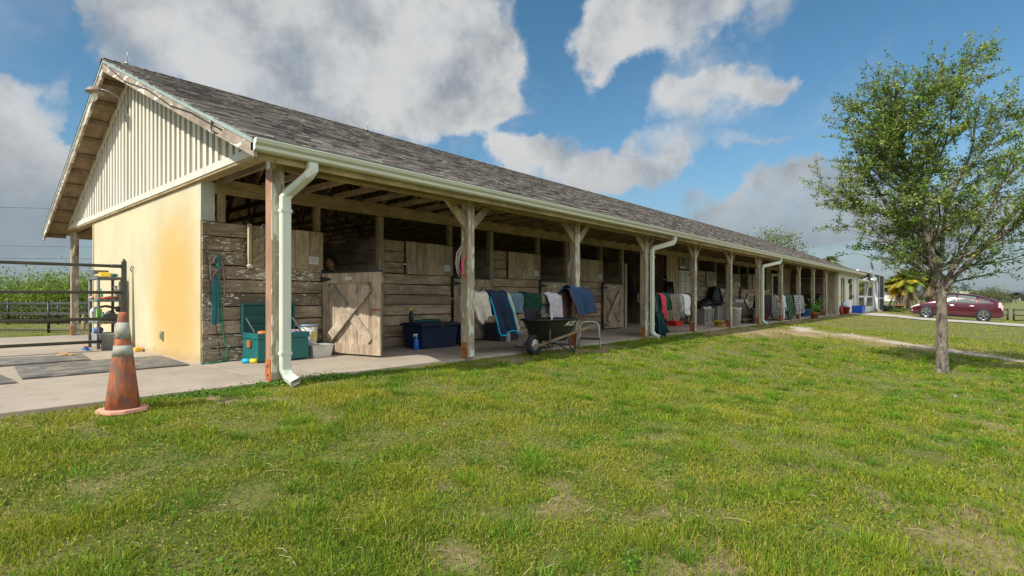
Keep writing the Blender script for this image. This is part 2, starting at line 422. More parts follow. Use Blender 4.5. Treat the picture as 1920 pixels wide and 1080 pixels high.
# ================================================================ terrain
YS = [-2000,-30,-8,-2,-.45,2.6,5.0,6.0,6.05,17.6,18.2,22,2000]
ZS = [-.72,-.72,-.66,-.6,-.5,-.31,-.10,-.045,-.04,-.04,-.06,-.3,-.45]
def gz(x, y):
    z = np.interp(y, YS, ZS)
    w = np.clip((np.abs(np.asarray(y)-11.8)-6.4)/1.5, 0, 1)
    return z+(vn1(x, y, .55)-.5)*.05*w+(vn2(x, y, 2.2)-.5)*.02*w
TRK = [(15.8,5.75),(17.6,5.3),(19.6,4.1),(19.6,2.6),(18.3,.8),(17.0,-.9),(15.6,-3.0),(14,-6)]
def dseg(x, y, pl):
    d = np.full(np.shape(x), 1e9)
    for (ax, ay), (bx, by) in zip(pl[:-1], pl[1:]):
        t = np.clip(((x-ax)*(bx-ax)+(y-ay)*(by-ay))/((bx-ax)**2+(by-ay)**2), 0, 1)
        d = np.minimum(d, np.hypot(x-ax-t*(bx-ax), y-ay-t*(by-ay)))
    return d
BARE = [(1320,1050,.16),(1865,1010,.42),(1480,885,.12),(1060,950,.14),(1235,965,.13),(1650,930,.14),(1790,975,.22),(1010,965,.10),(1530,880,.10),(1700,760,.2),(880,1060,.12)]
BARE = [((ray(a_, b_)*((-.42-CAMZ)/ray(a_, b_).z)), r_) for a_, b_, r_ in BARE]
def dirtmask(x, y):
    """bare earth of the track + worn edge of the slab + scattered bare spots"""
    d = dseg(x, y, TRK)
    w = .60+.5*vn1(x, y, .7)+.55*np.clip((y-1.5)/2.5, 0, 1)
    a = np.clip(1.3-d/w+(vn2(x, y, 2.5, 3)-.5)*1.6, 0, 1)
    e = np.clip(1-np.abs(y-5.72)/.3+(vn3(x, y, 1.1, 2)-.56)*3.2, 0, 1)*(y < 6.1)*(x > 2.0)
    e2 = np.clip(1-np.abs(y-5.65)/.4, 0, 1)*(x > 15)*(x < 22)*.9
    b = np.clip((vn3(x+50, y+9, 1.6, 3)-.63)*5, 0, 1)*.7+np.clip((vn2(x+5, y+3, 3.5, 2)-.70)*6, 0, 1)*.6
    b = b*np.clip((40-np.hypot(x, y))/30, 0.15, 1)
    for p_, r_ in BARE: b = np.maximum(b, np.clip(1.5-np.hypot((x-p_.x)/1.3, y-p_.y)/r_+(vn2(x+3, y, 4.5, 3)-.5)*3.0, 0, 1)*.92)
    return np.clip(np.maximum(np.maximum(a, e), np.maximum(b, e2)), 0, 1), a
def shellmask(x, y):
    pl = [(21.5,4.9),(20.0,4.3),(20.2,3.0),(19.0,1.2),(17.6,-.6),(16.2,-2.6),(14.5,-6)]
    d = dseg(x, y, pl)
    return np.clip(1.25-d/(.34+.15*np.clip(y-3, 0, 1))+(vn1(x, y, 3.1, 3)-.5)*2.6, 0, 1)
def axis_(dense, far, ratio=1.35):
    a, b, st = dense; c = list(np.arange(a, b+1e-6, st)); s = st; x = b
    while x < far: s *= ratio; x += s; c.append(x)
    s = st; x = a
    while x > -far: s *= ratio; x -= s; c.insert(0, x)
    return np.array(c)
gx = axis_((-4, 46, .14), 2500); gy = axis_((-7, 7, .11), 2500)
X, Y = np.meshgrid(gx, gy, indexing='ij'); Z = gz(X, Y)
# lawn steps down under the slab
und = (Y > 6.18)&(Y < 17.5)&(X > -7)&(X < 60); Z = np.where(und, Z-.25, Z)
dm, da = dirtmask(X, Y); sh = shellmask(X, Y)
n1 = vn1(X, Y, .45, 3)[..., None]; n2 = vn2(X, Y, 6, 3)[..., None]
far = np.clip((np.hypot(X, Y)-25)/60, 0, 1)[..., None]
gcol = np.array((.15,.16,.03))*(.75+.5*n2)*(1-far)+far*(np.array((.17,.19,.05))*(.8+.4*n1))
gcol = gcol*(1-.35*n1)+np.array((.20,.15,.06))*.35*n1
soil = np.array((.38,.26,.15))*(.7+.6*n2)
dm = np.where((da > .3)|(Y > 5.4), dm, dm*.62)
gcol = gcol*(1-dm[..., None])+soil*dm[..., None]
shell = np.array((.52,.45,.37))*(.75+.5*n2)
gcol = gcol*(1-sh[..., None])+shell*sh[..., None]
nx, ny = len(gx), len(gy)
V = np.stack([X, Y, Z], -1).reshape(-1, 3)
ii = (np.arange(nx-1)[:, None]*ny+np.arange(ny-1)[None, :]).ravel()
F = np.stack([ii, ii+ny, ii+ny+1, ii+1], -1)
mg, nt, bs = nodes('lawn_soil')
vc = nt.nodes.new('ShaderNodeVertexColor'); vc.layer_name = 'Col'
ov = objmap(nt, island=False)
fnz = mapr(nt, noise(nt, ov, 22, 6, .7), .3, .7, .6, 1.4, False)
c3 = nt.nodes.new('ShaderNodeCombineXYZ')
for i in range(3): nt.links.new(fnz, c3.inputs[i])
nt.links.new(mixrgb(nt, 1.0, vc.outputs[0], c3.outputs[0], 'MULTIPLY'), bs.inputs['Base Color']); bs.inputs['Roughness'].default_value = .95
bump(nt, bs, noise(nt, ov, 40, 6, .7), .8, .03)
gnd = fmesh('lawn_ground', V, F, mat=mg, col=np.concatenate([gcol.reshape(-1,3), np.ones((nx*ny, 1))], 1), smooth=True, uniform=4)
tag(gnd, kind='structure')
# concrete slab
m_conc, nt, bs = nodes('worn_concrete')
ov = objmap(nt, island=False)
c = mixrgb(nt, mapr(nt, noise(nt, ov, 1.1, 6, .65), .35, .68), (.42,.35,.27), (.33,.28,.215))
c = mixrgb(nt, mapr(nt, noise(nt, ov, 3.6, 7, .7), .50, .70, 0, .75), c, (.24,.175,.11))
c = mixrgb(nt, mapr(nt, noise(nt, ov, 45, 3), .3, .7, 0, .35), c, (.5,.43,.35))
nt.links.new(c, bs.inputs['Base Color']); bs.inputs['Roughness'].default_value = .85
bump(nt, bs, noise(nt, ov, 35, 6), .35, .006)
b = MB(); jx = [-6, -3.2, -.1, 2.84]+[5.9+3*k for k in range(13)]
for a0, a1 in zip(jx[:-1], jx[1:]):
    b.box(a0+.004, a1-.004, 6.08, 8.50, -.2, 0); 
    if a0 < 2.8: b.box(a0+.004, a1-.004, 8.508, 12.4, -.2, 0).box(a0+.004, a1-.004, 12.408, 17.65, -.2, 0)
    else: b.box(a0+.004, a1-.004, 8.508, 17.65, -.2, -.004)
tag(b.build('concrete_slab', m_conc, bevel=.006), kind='structure')
# gravel drive at the far end
m_grav = M('pale_gravel', (.46,.42,.35), .95, amt=.3, sc=2, bmp=.6, dirt=((.26,.24,.13), 1.6, .58))
def strip(name, L, R, mat, n=60, dz=.008):
    vs = []; fs = []
    def at(pl, t):
        k = t*(len(pl)-1); i = min(int(k), len(pl)-2); f = k-i
        return pl[i][0]*(1-f)+pl[i+1][0]*f, pl[i][1]*(1-f)+pl[i+1][1]*f
    for i in range(n+1):
        a = at(L, i/n); c = at(R, i/n)
        for k in range(9):
            x = a[0]+(c[0]-a[0])*k/8; y = a[1]+(c[1]-a[1])*k/8
            if k in (0, 8): x += random.uniform(-.12,.12)
            vs.append((x, y, float(gz(x, y))+dz+.03))
    for i in range(n):
        for k in range(8):
            q = i*9+k; fs.append((q, q+9, q+10, q+1))
    b = MB(); b.add(vs, fs, True); return tag(b.build(name, mat), kind='structure')
strip('gravel_drive', [(38.2,6.0),(38.6,3),(38.4,-2),(37.6,-8),(36,-22)], [(43.5,6.0),(43.9,3),(43.6,-2),(42.6,-8),(41,-22)], m_grav)
# ================================================================ grass (stuff)
def blades(name, P, h, w, col, lean=.85, mat=None, ldir=None):
    n = len(P); a = rng.uniform(0, 2*PI, n); la = rng.uniform(0, 2*PI, n) if ldir is None else np.where(np.isnan(ldir), rng.uniform(0, 2*PI, n), ldir); ln = np.abs(rng.normal(0, lean, n)).clip(0, 1.3)*h
    side = np.stack([np.cos(a), np.sin(a), np.zeros(n)], 1)*w[:, None]/2
    ld = np.stack([np.cos(la), np.sin(la), np.zeros(n)], 1)*ln[:, None]
    up = np.zeros((n, 3)); up[:, 2] = h
    v = np.empty((n, 5, 3)); v[:, 0] = P-side; v[:, 1] = P+side
    mid = P+up*.55+ld*.35; v[:, 2] = mid+side*.8; v[:, 3] = mid-side*.8; v[:, 4] = P+up*(1-.25*(ln/h)[:, None].clip(0, 1))+ld
    k = np.arange(n)[:, None]*5
    f = np.stack([k+[0,1,2], k+[0,2,3], k+[3,2,4]], 1).reshape(-1, 3)
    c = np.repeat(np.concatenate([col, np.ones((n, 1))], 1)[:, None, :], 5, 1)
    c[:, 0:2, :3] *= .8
    return fmesh(name, v.reshape(-1, 3), f, mat=mat, col=c.reshape(-1, 4))
m_grass = foliage('grass_blades', None, attr='Col', trans=.3, sheen=.3)
G1 = np.array((.225,.295,.02)); G2 = np.array((.12,.225,.018)); G3 = np.array((.54,.42,.14)); G4 = np.array((.37,.355,.035))
def gcolor(x, y):
    n = len(x); r = rng.random(n)[:, None]; a = vn1(x, y, .8, 3)[:, None]; bnz = vn3(x, y, 2.6, 2)[:, None]
    c = G1*(1-a)+G4*a
    c = np.where(r+(bnz-.5)*1.2 < .28, G2, c); c = np.where(r > .885+.07*(a < .4), G3, c)
    return c*rng.uniform(.75, 1.25, (n, 1))
def scatter(n, d0, d1, a0=-50, a1=52, p=1.0):
    u = rng.random(n); d = d0+(d1-d0)*u**p; th = YAW+np.radians(rng.uniform(a0, a1, n))
    return d*np.cos(th), d*np.sin(th), d
parts = []
for (n, d0, d1) in ((GN[0], .9, 9), (GN[1], 9, 24), (GN[2], 24, 55)):
    x, y, d = scatter(n, d0, d1, -62 if d0 < 5 else -50, 66 if d0 < 5 else 55)
    k = (y < 6.04+(x<2)*.0)|(y > 17.7)
    k &= ~((y > 17.7)&(x > 4)); k &= ~((x > 38)&(x < 44.2)&(y < 6))
    x, y, d = x[k], y[k], d[k]
    dmk, _ = dirtmask(x, y); shk = shellmask(x, y)
    clump = vn2(x, y, 3.3, 2)
    keep = rng.random(len(x)) > np.maximum(dmk*.85, shk*1.1)
    keep &= rng.random(len(x)) < .32+clump*1.3
    x, y, d, clump = x[keep], y[keep], d[keep], clump[keep]
    big = vn1(x+30, y, 1.7, 2)
    h = (.015+.055*np.clip(clump-.25, 0, 1)**1.3+.05*np.clip(big-.55, 0, 1)*2)*rng.uniform(.5, 1.5, len(x))
    w = (.0024+.00068*d)*rng.uniform(.7, 1.3, len(x))
    h = h*(1+np.clip(d-9, 0, 25)*.012)
    parts.append((np.stack([x, y, gz(x, y)-.004], 1), h, w, gcolor(x, y), np.full(len(x), np.nan)))
# tufts of longer blades
tx, ty, td = scatter(1100, 1.2, 16, p=.8); k = ty < 5.9; tx, ty = tx[k], ty[k]
for i in range(len(tx)):
    n = int(rng.integers(45, 120)); s = rng.uniform(.03, .10)
    ox = rng.normal(0, s, n); oy = rng.normal(0, s, n); x = tx[i]+ox; y = ty[i]+oy; kk = y < 6.03; x, y = x[kk], y[kk]; ld_ = np.arctan2(oy[kk], ox[kk])+rng.normal(0, .5, len(x))
    d = np.hypot(x, y)
    cc = (G2*rng.uniform(.9, 1.5) if rng.random() < .6 else G1*rng.uniform(.9, 1.2))*rng.uniform(.75, 1.25, (len(x), 1))
    parts.append((np.stack([x, y, gz(x, y)-.004], 1), rng.uniform(.035, .10, len(x)), (.0028+.0005*d), cc, ld_))
P = np.concatenate([p[0] for p in parts]); H = np.concatenate([p[1] for p in parts]); Wd = np.concatenate([p[2] for p in parts]); Cc = np.concatenate([p[3] for p in parts])
LD = np.concatenate([p[4] for p in parts])
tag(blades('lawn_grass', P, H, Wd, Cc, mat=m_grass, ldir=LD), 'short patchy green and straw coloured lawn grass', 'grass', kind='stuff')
def leafy(name, pts, size, cols, mat, flat=.6, parent=None, aspect=1.7):
    """small pointed leaf quads around given points (n,3)"""
    n = len(pts); a = rng.normal(0, 1, (n, 3)); a[:, 2] *= flat; a /= np.linalg.norm(a, axis=1)[:, None]
    t = rng.normal(0, 1, (n, 3)); bvec = np.cross(a, t); bvec /= np.linalg.norm(bvec, axis=1)[:, None]
    s = (size*rng.uniform(.7, 1.3, n))[:, None]
    v = np.empty((n, 4, 3)); v[:, 0] = pts; v[:, 1] = pts+a*s*.55+bvec*s/aspect/2; v[:, 2] = pts+a*s; v[:, 3] = pts+a*s*.55-bvec*s/aspect/2
    k = np.arange(n)[:, None]*4; f = (k+[0,1,2,3])
    c = np.repeat(np.concatenate([cols, np.ones((n, 1))], 1)[:, None, :], 4, 1)
    o = fmesh(name, v.reshape(-1, 3), f, mat=mat, col=c.reshape(-1, 4), uniform=4, parent=parent)
    if parent is not None:
        pass
    return o
m_leaf = foliage('leaf', None, attr='Col', trans=.3, sheen=.45)
# broad-leaved weeds along the slab edge and in the lawn
ws_ = []; wc_ = []
def weed(x, y, r, n, h):
    a = rng.uniform(0, 2*PI, n); q = r*np.sqrt(rng.random(n)); X_ = x+q*np.cos(a)*1.5; Y_ = np.minimum(y+q*np.sin(a)*.6, 6.02)
    ws_.append(np.stack([X_, Y_, gz(X_, Y_)+rng.random(n)*h*(1-q/r*.6)], 1)); wc_.append(np.array((.13,.26,.03))*rng.uniform(.6, 1.4, (n, 1)))
for (px, py, r, n, h) in [(455,722,.16,260,.10),(480,716,.12,160,.07),(590,708,.26,520,.11),(620,706,.18,300,.08),(520,716,.12,160,.08),(645,703,.25,260,.05),(400,735,.2,200,.05),(340,738,.25,260,.07),(300,745,.2,200,.06),(700,697,.2,200,.05),(800,690,.2,160,.04),(440,727,.2,200,.05),(370,733,.2,200,.07)]:
    D = FPX*(CAMZ+.04)/(py-HOR+3); p = pt(px, D, 0); weed(p.x, min(p.y, 5.98), r, n, h)
for (px, py, r, n) in [(1690,745,.35,500),(1850,735,.4,600),(1880,700,.3,300),(1730,700,.25,250),(1620,690,.3,260),(1660,700,.3,200),(1420,830,.25,200),(1100,860,.2,200),(1240,900,.2,180),(1500,930,.25,240),(760,900,.2,160),(330,900,.2,160)]:
    D = FPX*1.4/(py-HOR); p = pt(px, D, 0); weed(p.x, p.y, r, n, .035)
wx, wy, wdd = scatter(170, 1.5, 11)
for x, y in zip(wx, wy):
    if y < 5.6: weed(x, y, rng.uniform(.05, .16), int(rng.integers(20, 70)), .025)
cx_, cy_, cd_ = scatter(150000, .9, 17); kk = (cy_ < 5.95)&(rng.random(len(cx_)) > dirtmask(cx_, cy_)[0]*.85)&(vn3(cx_+7, cy_, 1.3, 3)+.25*vn2(cx_, cy_, 5) > .56); cx_, cy_, cd_ = cx_[kk], cy_[kk], cd_[kk]
NW0 = sum(len(q) for q in ws_)
ws_.append(np.stack([cx_, cy_, gz(cx_, cy_)+rng.uniform(.004, .026, len(cx_))], 1)); wc_.append(np.array((.20,.26,.025))*rng.uniform(.6, 1.5, (len(cx_), 1))+np.array((.05,.02,0))*rng.random((len(cx_), 1)))
WP = np.concatenate(ws_); WC = np.concatenate(wc_)
tag(leafy('broadleaf_weeds', WP, np.concatenate([np.full(NW0, .028), .013+.0012*cd_]), WC, m_leaf), 'bright green broad leaved weeds along the slab edge and through the lawn', 'weeds', kind='stuff')
# straw and pale litter
sx_, sy_, sd_ = scatter(750, 1.5, 14); k = sy_ < 5.9; sx_, sy_ = sx_[k], sy_[k]; b = MB()
for x, y in zip(sx_, sy_):
    a = random.uniform(0, PI); L = random.choice((.03,.05,.05,.09,.16)); z = float(gz(x, y))+.025
    b.tube([(x, y, z), (x+L*.5*math.cos(a), y+L*.5*math.sin(a), z+.006), (x+L*math.cos(a+.2), y+L*math.sin(a+.2), z)], .0016, 4)
tag(b.build('straw_litter', M('dry_straw', (.50,.40,.22), .8, bmp=0, isl=.3)), 'pale dry straw and stems lying on the lawn', 'straw', kind='stuff')
# ================================================================ the barn
def xf(b, Mx): b.v = [tuple(Mx @ Vector(v)) for v in b.v]; return b
barn = thing('stable_barn', 'long weathered timber barn with grey shingle roof, open porch and yellow stained end wall', 'barn', (2.87, 6.1, 0))
X0, X1 = 2.40, 43.0; YE, YR, YB = 5.65, 11.83, 18.01; SLP = .425
def Rz(y): return 2.62+SLP*((y-YE) if y <= YR else (YB-y))
# ---- shingles
def shingle_mat():
    m, nt, bs = nodes('asphalt_shingle')
    ov = objmap(nt); g = nt.nodes.new('ShaderNodeNewGeometry')
    cr = nt.nodes.new('ShaderNodeValToRGB'); e = cr.color_ramp.elements
    e[0].position = 0; e[0].color = (.095,.082,.072,1); e[1].position = 1; e[1].color = (.29,.255,.222,1)
    for p_, c_ in ((.3, (.13,.113,.099)), (.5, (.19,.166,.145)), (.75, (.255,.225,.195))):
        q = cr.color_ramp.elements.new(p_); q.color = c_+(1,)
    nt.links.new(g.outputs['Random Per Island'], cr.inputs[0])
    gn = mapr(nt, noise(nt, ov, 120, 3), .3, .7, .7, 1.3, False)
    bn = mapr(nt, noise(nt, objmap(nt, (.5,.5,.5), island=False), 1.6, 4), .3, .7, .8, 1.2, False)
    c3 = nt.nodes.new('ShaderNodeCombineXYZ'); pr = math_(nt, 'MULTIPLY', gn, bn)
    for i in range(3): nt.links.new(pr, c3.inputs[i])
    nt.links.new(mixrgb(nt, 1.0, cr.outputs[0], c3.outputs[0], 'MULTIPLY'), bs.inputs['Base Color'])
    bs.inputs['Roughness'].default_value = .95; bs.inputs['Specular IOR Level'].default_value = .2
    bump(nt, bs, noise(nt, ov, 160, 2), .5, .004)
    return m
m_sh = shingle_mat()
b = MB(); NC = 43; dl = (YR-YE)/NC
for i in range(NC):
    y0 = YE-.03+dl*i; y1 = y0+dl*1.25
    x = X0-.02-random.uniform(0, .015)
    while x < X1:
        w = random.choice((.09,.12,.16,.2,.26,.33)); xe = min(x+w, X1+.02)
        t = random.choice((.012,.014,.020,.024)); drop = random.choice((0,0,0,.016))
        za = Rz(y0-drop); zb = Rz(y1)
        ya = y0-drop
        b.add([(x,ya,za+.002),(xe,ya,za+.002),(xe,y1,zb),(x,y1,zb),(x,ya,za+t+.004),(xe,ya,za+t+.004),(xe,y1,zb+.004),(x,y1,zb+.004)],
              [(0,1,5,4),(4,5,6,7),(0,4,7,3),(1,2,6,5)])
        x = xe
tag(b.build('front_roof', m_sh, barn), kind=None)
rfo = [o for o in barn.children if o.name.startswith('front_roof')][0]
b = MB()
for i in range(NC):
    y0 = YB+.03-dl*i; y1 = y0-dl*1.1
    b.add([(X0-.02,y0,Rz(y0)+.018),(X1,y0,Rz(y0)+.018),(X1,y1,Rz(y1)+.004),(X0-.02,y1,Rz(y1)+.004),(X0-.02,y0,Rz(y0)),(X1,y0,Rz(y0))],[(0,1,2,3),(4,5,1,0)])
    x = X0-.02
b.build('back_roof', m_sh, barn)
b = MB(); x = X0-.03
while x < X1:
    L = .15; zt = Rz(YR)+.035
    for s in (-1, 1):
        b.add([(x,YR,zt),(x+L*1.5,YR,zt-.012),(x+L*1.5,YR+s*.16,zt-.08),(x,YR+s*.16,zt-.065),(x,YR,zt-.02),(x,YR+s*.16,zt-.085)],[(0,1,2,3),(4,0,3,5)])
    x += L
b.build('ridge_cap', m_sh, barn)
# deck
b = MB()
b.prism([(YE,Rz(YE)-.002),(YR,Rz(YR)-.002),(YR,Rz(YR)-.03),(YE,Rz(YE)-.03)], X0+.045, X1, 'x')
b.prism([(YR+.001,Rz(YR)-.002),(YB,Rz(YB)-.002),(YB,Rz(YB)-.03),(YR+.001,Rz(YR)-.03)], X0+.045, X1, 'x')
b.build('roof_deck', m_deck, barn)
# rake boards, drip edges
for y0, y1 in ((YE-.01, YR), (YB+.01, YR)):
    b = MB(); b.prism([(y0,Rz(y0)-.035),(y1,Rz(y1)-.035),(y1,Rz(y1)-.225),(y0,Rz(y0)-.2)], X0, X0+.042, 'x'); b.build('rake_board', m_rake, barn, bevel=.004)
    b = MB(); b.prism([(y0,Rz(y0)+.004),(y1,Rz(y1)+.004),(y1,Rz(y1)-.062),(y0,Rz(y0)-.058)], X0-.012, X0-.002, 'x'); b.build('drip_edge', m_drip, barn)
# lookouts under the gable overhang
for k in range(11):
    for sgn in (-1, 1):
        y = YR+sgn*(.42+.57*k)
        if YE < y < YB:
            z = Rz(y)-.032
            MB().box(X0+.043, 2.85, y-.02, y+.02, z-.085-.02, z-.012).build('lookout', m_deck, barn)
# gable siding: boards + battens
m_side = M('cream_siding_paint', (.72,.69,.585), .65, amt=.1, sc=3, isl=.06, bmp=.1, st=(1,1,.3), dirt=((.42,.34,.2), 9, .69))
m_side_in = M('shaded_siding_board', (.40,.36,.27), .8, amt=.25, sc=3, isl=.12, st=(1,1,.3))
b = MB(); b2 = MB(); ya, yb = 6.25, 17.42; zb = 2.78; y = ya; i = 0
while y < yb:
    yn = min(y+.222, yb)
    b2.prism([(y+.002,zb),(yn-.002,zb),(yn-.002,Rz(yn)-.05),(y+.002,Rz(y)-.05)], 2.862, 2.885, 'x')
    jit = random.uniform(-.014,.014); w = random.uniform(.044,.058)
    yc = yn+jit
    if yc < yb-.1: MB().prism([(yc-w,zb+.0),(yc+w,zb+.0),(yc+w,Rz(yc+w)-.052),(yc-w,Rz(yc-w)-.052)], 2.835+random.uniform(-.004,.004), 2.861, 'x').build('gable_batten', m_side, barn)
    y = yn

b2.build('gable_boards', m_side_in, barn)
m_trim = M('gable_trim_paint', (.68,.65,.55), .6, amt=.14, sc=4, bmp=.15, dirt=((.32,.22,.12), 5, .62))
b = MB(); b.box(2.81, 2.84, 6.2, 17.46, 2.69, 2.795); b.build('gable_trim', m_trim, barn, bevel=.004)
b = MB(); b.box(2.825, 2.99, 6.22, 17.44, 2.655, 2.688); b.build('gable_sill', m_beam, barn)
for s in (-1, 1):
    y1_ = YR+s*.05; y0_ = YR+s*5.5
    b = MB(); b.prism([(y0_,Rz(y0_)-.14),(y1_,Rz(y1_)-.14),(y1_,Rz(y1_)-.27),(y0_,Rz(y0_)-.27)] if s < 0 else [(y0_,Rz(y0_)-.05),(y1_,Rz(y1_)-.05),(y1_,Rz(y1_)-.17),(y0_,Rz(y0_)-.17)], 2.808, 2.832, 'x')
    if s > 0: b.build('gable_trim', m_trim, barn)
# plaster end wall
m_pl, nt, bs = nodes('stained_plaster')
ov = objmap(nt, island=False)
def spot(y, z, ry, rz_):
    mp = nt.nodes.new('ShaderNodeMapping'); mp.inputs['Scale'].default_value = (0, 1/ry, 1/rz_); mp.inputs['Location'].default_value = (0, -(y-6.1)/ry, -z/rz_)
    ns = nt.nodes.new('ShaderNodeTexNoise'); ns.inputs['Scale'].default_value = 2.2; ns.inputs['Detail'].default_value = 5; nt.links.new(ov, ns.inputs['Vector'])
    nt.links.new(ov, mp.inputs[0]); g = nt.nodes.new('ShaderNodeTexGradient'); g.gradient_type = 'SPHERICAL'; nt.links.new(mp.outputs[0], g.inputs[0])
    return math_(nt, 'ADD', g.outputs['Fac'], math_(nt, 'MULTIPLY', math_(nt, 'SUBTRACT', ns.outputs[0], .5), .30))
c = mixrgb(nt, mapr(nt, noise(nt, ov, 1.5, 5), .35, .65), (.64,.57,.37), (.58,.51,.33))
c = mixrgb(nt, mapr(nt, spot(9.7, 1.1, 1.7, 1.9), .05, .75, 0, .85), c, (.60,.375,.09))
c = mixrgb(nt, mapr(nt, spot(9.5, .35, 1.9, .9), .05, .8, 0, .65), c, (.60,.39,.13))
c = mixrgb(nt, mapr(nt, noise(nt, objmap(nt, (1,5,.5), island=False), 5, 6, .7), .60, .74, 0, .25), c, (.42,.30,.16))
sz_ = nt.nodes.new('ShaderNodeSeparateXYZ'); nt.links.new(ov, sz_.inputs[0])
spl = math_(nt, 'ADD', mapr(nt, sz_.outputs[2], .0, .34, 1, 0), math_(nt, 'MULTIPLY', math_(nt, 'SUBTRACT', noise(nt, ov, 7, 7, .7), .5), 1.3))
c = mixrgb(nt, mapr(nt, spl, .55, 1.1, 0, .55), c, (.40,.26,.14))
c = mixrgb(nt, mapr(nt, noise(nt, objmap(nt, (1,7,.35), island=False), 7, 7, .75), .64, .70, 0, .35), c, (.35,.24,.12))
c = mixrgb(nt, mapr(nt, noise(nt, ov, 42, 5, .7), .62, .72, 0, .45), c, (.38,.29,.17))
nt.links.new(c, bs.inputs['Base Color']); bs.inputs['Roughness'].default_value = .9
bump(nt, bs, noise(nt, ov, 22, 9, .75), .4, .015)
b = MB(); b.box(2.87, 3.03, 8.53, 15.15, -.02, 2.654); b.build('plaster_end_wall', m_pl, barn, bevel=.012)
m_pier = M('pale_plaster', (.52,.54,.48), .9, amt=.12, sc=5, bmp=.5, dirt=((.3,.28,.2), 4, .64))
b = MB(); b.box(2.872, 3.06, 8.50, 8.528, 2.09, 2.66); b.build('plaster_pier', m_pier, barn)
b = MB(); b.box(2.868-.0, 2.869, 8.5, 8.501, 0, .001)
ob = MB().box(2.83, 2.868, 10.15, 10.24, .26, .40).box(2.815,2.829,10.16,10.23,.29,.37); ob.build('outlet_box', M('grey_outlet', (.35,.34,.28), .6), barn, bevel=.004)
# thin red wire down the far edge of the wall
MB().tube([(2.86,14.98,2.62),(2.861,14.99,1.4),(2.86,14.97,.1)], .006, 5).build('wire', M('red_wire', (.4,.09,.05), .6), barn)
# ---- porch frame
PX = [2.84,5.93,8.93,11.92,14.9,17.85,20.9,23.9,26.85,29.7,32.6]
b = MB()
for a, c_ in zip([2.76]+PX[1:], PX[1:]+[35.78]):
    b.box(a+.003, c_-.003, 6.035, 6.075, 2.44+random.uniform(-.004,.004), 2.665).box(a+.003, c_-.003, 6.12, 6.16, 2.44, 2.664)
b.build('porch_beam', m_beam, barn, bevel=.004)
b = MB()
for a in np.arange(3.06, 35.7, 3.06): b.box(a+.003, min(a+3.057, 35.75), 8.46, 8.50, 2.50+random.uniform(-.003,.003), 2.72)
b.build('header_beam', m_header, barn, bevel=.004)
def post(x, y=6.1, front=True, new=False, braces=(1,1), z1=2.66, plate=True):
    s = .075
    p = MB().box(x-s, x+s, y-s+.012, y+s, .0, z1).build('post', m_post_new if new else m_post, barn, bevel=.005)
    MB().box(x-s+.002, x+s, y-s, y-s+.011, .02, z1-.002).build('facing', m_post_face, p)
    if plate:
        q = MB().box(x-s-.006, x-s-.001, y-s+.01, y+s-.01, .0, .25)
        for zz in (.08, .18): q.lathe([(.013,0),(.013,.012),(0,.014)], (x-s-.006, y, zz), 8, M=Matrix.Rotation(-PI/2, 4, 'Y'))
        q.build('base_plate', m_rust, p)
    for d, on in zip((-1, 1), braces):
        if on:
            bb = MB(); w = .10
            bb.prism([(x+d*(s+.002), 2.02), (x+d*(s+.002), 2.02+w*2.1), (x+d*(s+.36-w*1.6+.06), 2.437), (x+d*(s+.43), 2.437)] if d > 0 else
                     [(x+d*(s+.002), 2.02), (x+d*(s+.43), 2.437), (x+d*(s+.36-w*1.6+.06), 2.437), (x+d*(s+.002), 2.02+w*2.1)], y-.045, y-.004, 'y')
            bb.build('brace', m_brace, p, bevel=.003)
    return p
for i, x in enumerate(PX): post(x, new=(i == 0), braces=(0,1) if i == 0 else (1,1))
MB().box(2.755, 2.762, 6.03, 6.12, 2.42, 2.65).build('post_cap', m_trim, barn)
pb = post(2.95, 17.5, braces=(0,0)); MB().prism([(17.42,2.0),(16.95,2.5),(17.08,2.62),(17.42,2.25)], 2.9, 2.95, 'x').build('brace', m_post, pb)
for i in range(1, 9): post(2.95+3*i, 17.5)
b = MB().box(2.87, 40, 17.45, 17.55, 2.48, 2.66); b.build('back_porch_beam', m_beam, barn)
# ---- trusses
zc = 2.665
for k in range(62):
    x = 3.15+.61*k+random.uniform(-.015,.015)
    if x > 40: break
    b = MB(); b.box(x-.02, x+.02, 5.9, 17.76, zc+.002, zc+.092)
    for s in (-1, 1):
        ye = YR+s*6.05
        b.bar((x+.001, ye, Rz(ye)-.085), (x+.001, YR+s*.02, Rz(YR)-.085), .038, .088)
        pts_ = [(2.9, 0), (4.0, 1), (1.9, 0), (1.9, 1), (.0, 0)]
        prev = None
        for dy, top in ((4.6,0),(3.9,1),(3.0,0),(2.0,1),(1.4,0),(.05,1)):
            yy = YR+s*dy; q = Vector((x-.002, yy, (Rz(yy)-.13) if top else zc+.06))
            if prev is not None: b.bar(prev, q, .036, .08)
            prev = q
    b.build('truss', m_truss, barn)
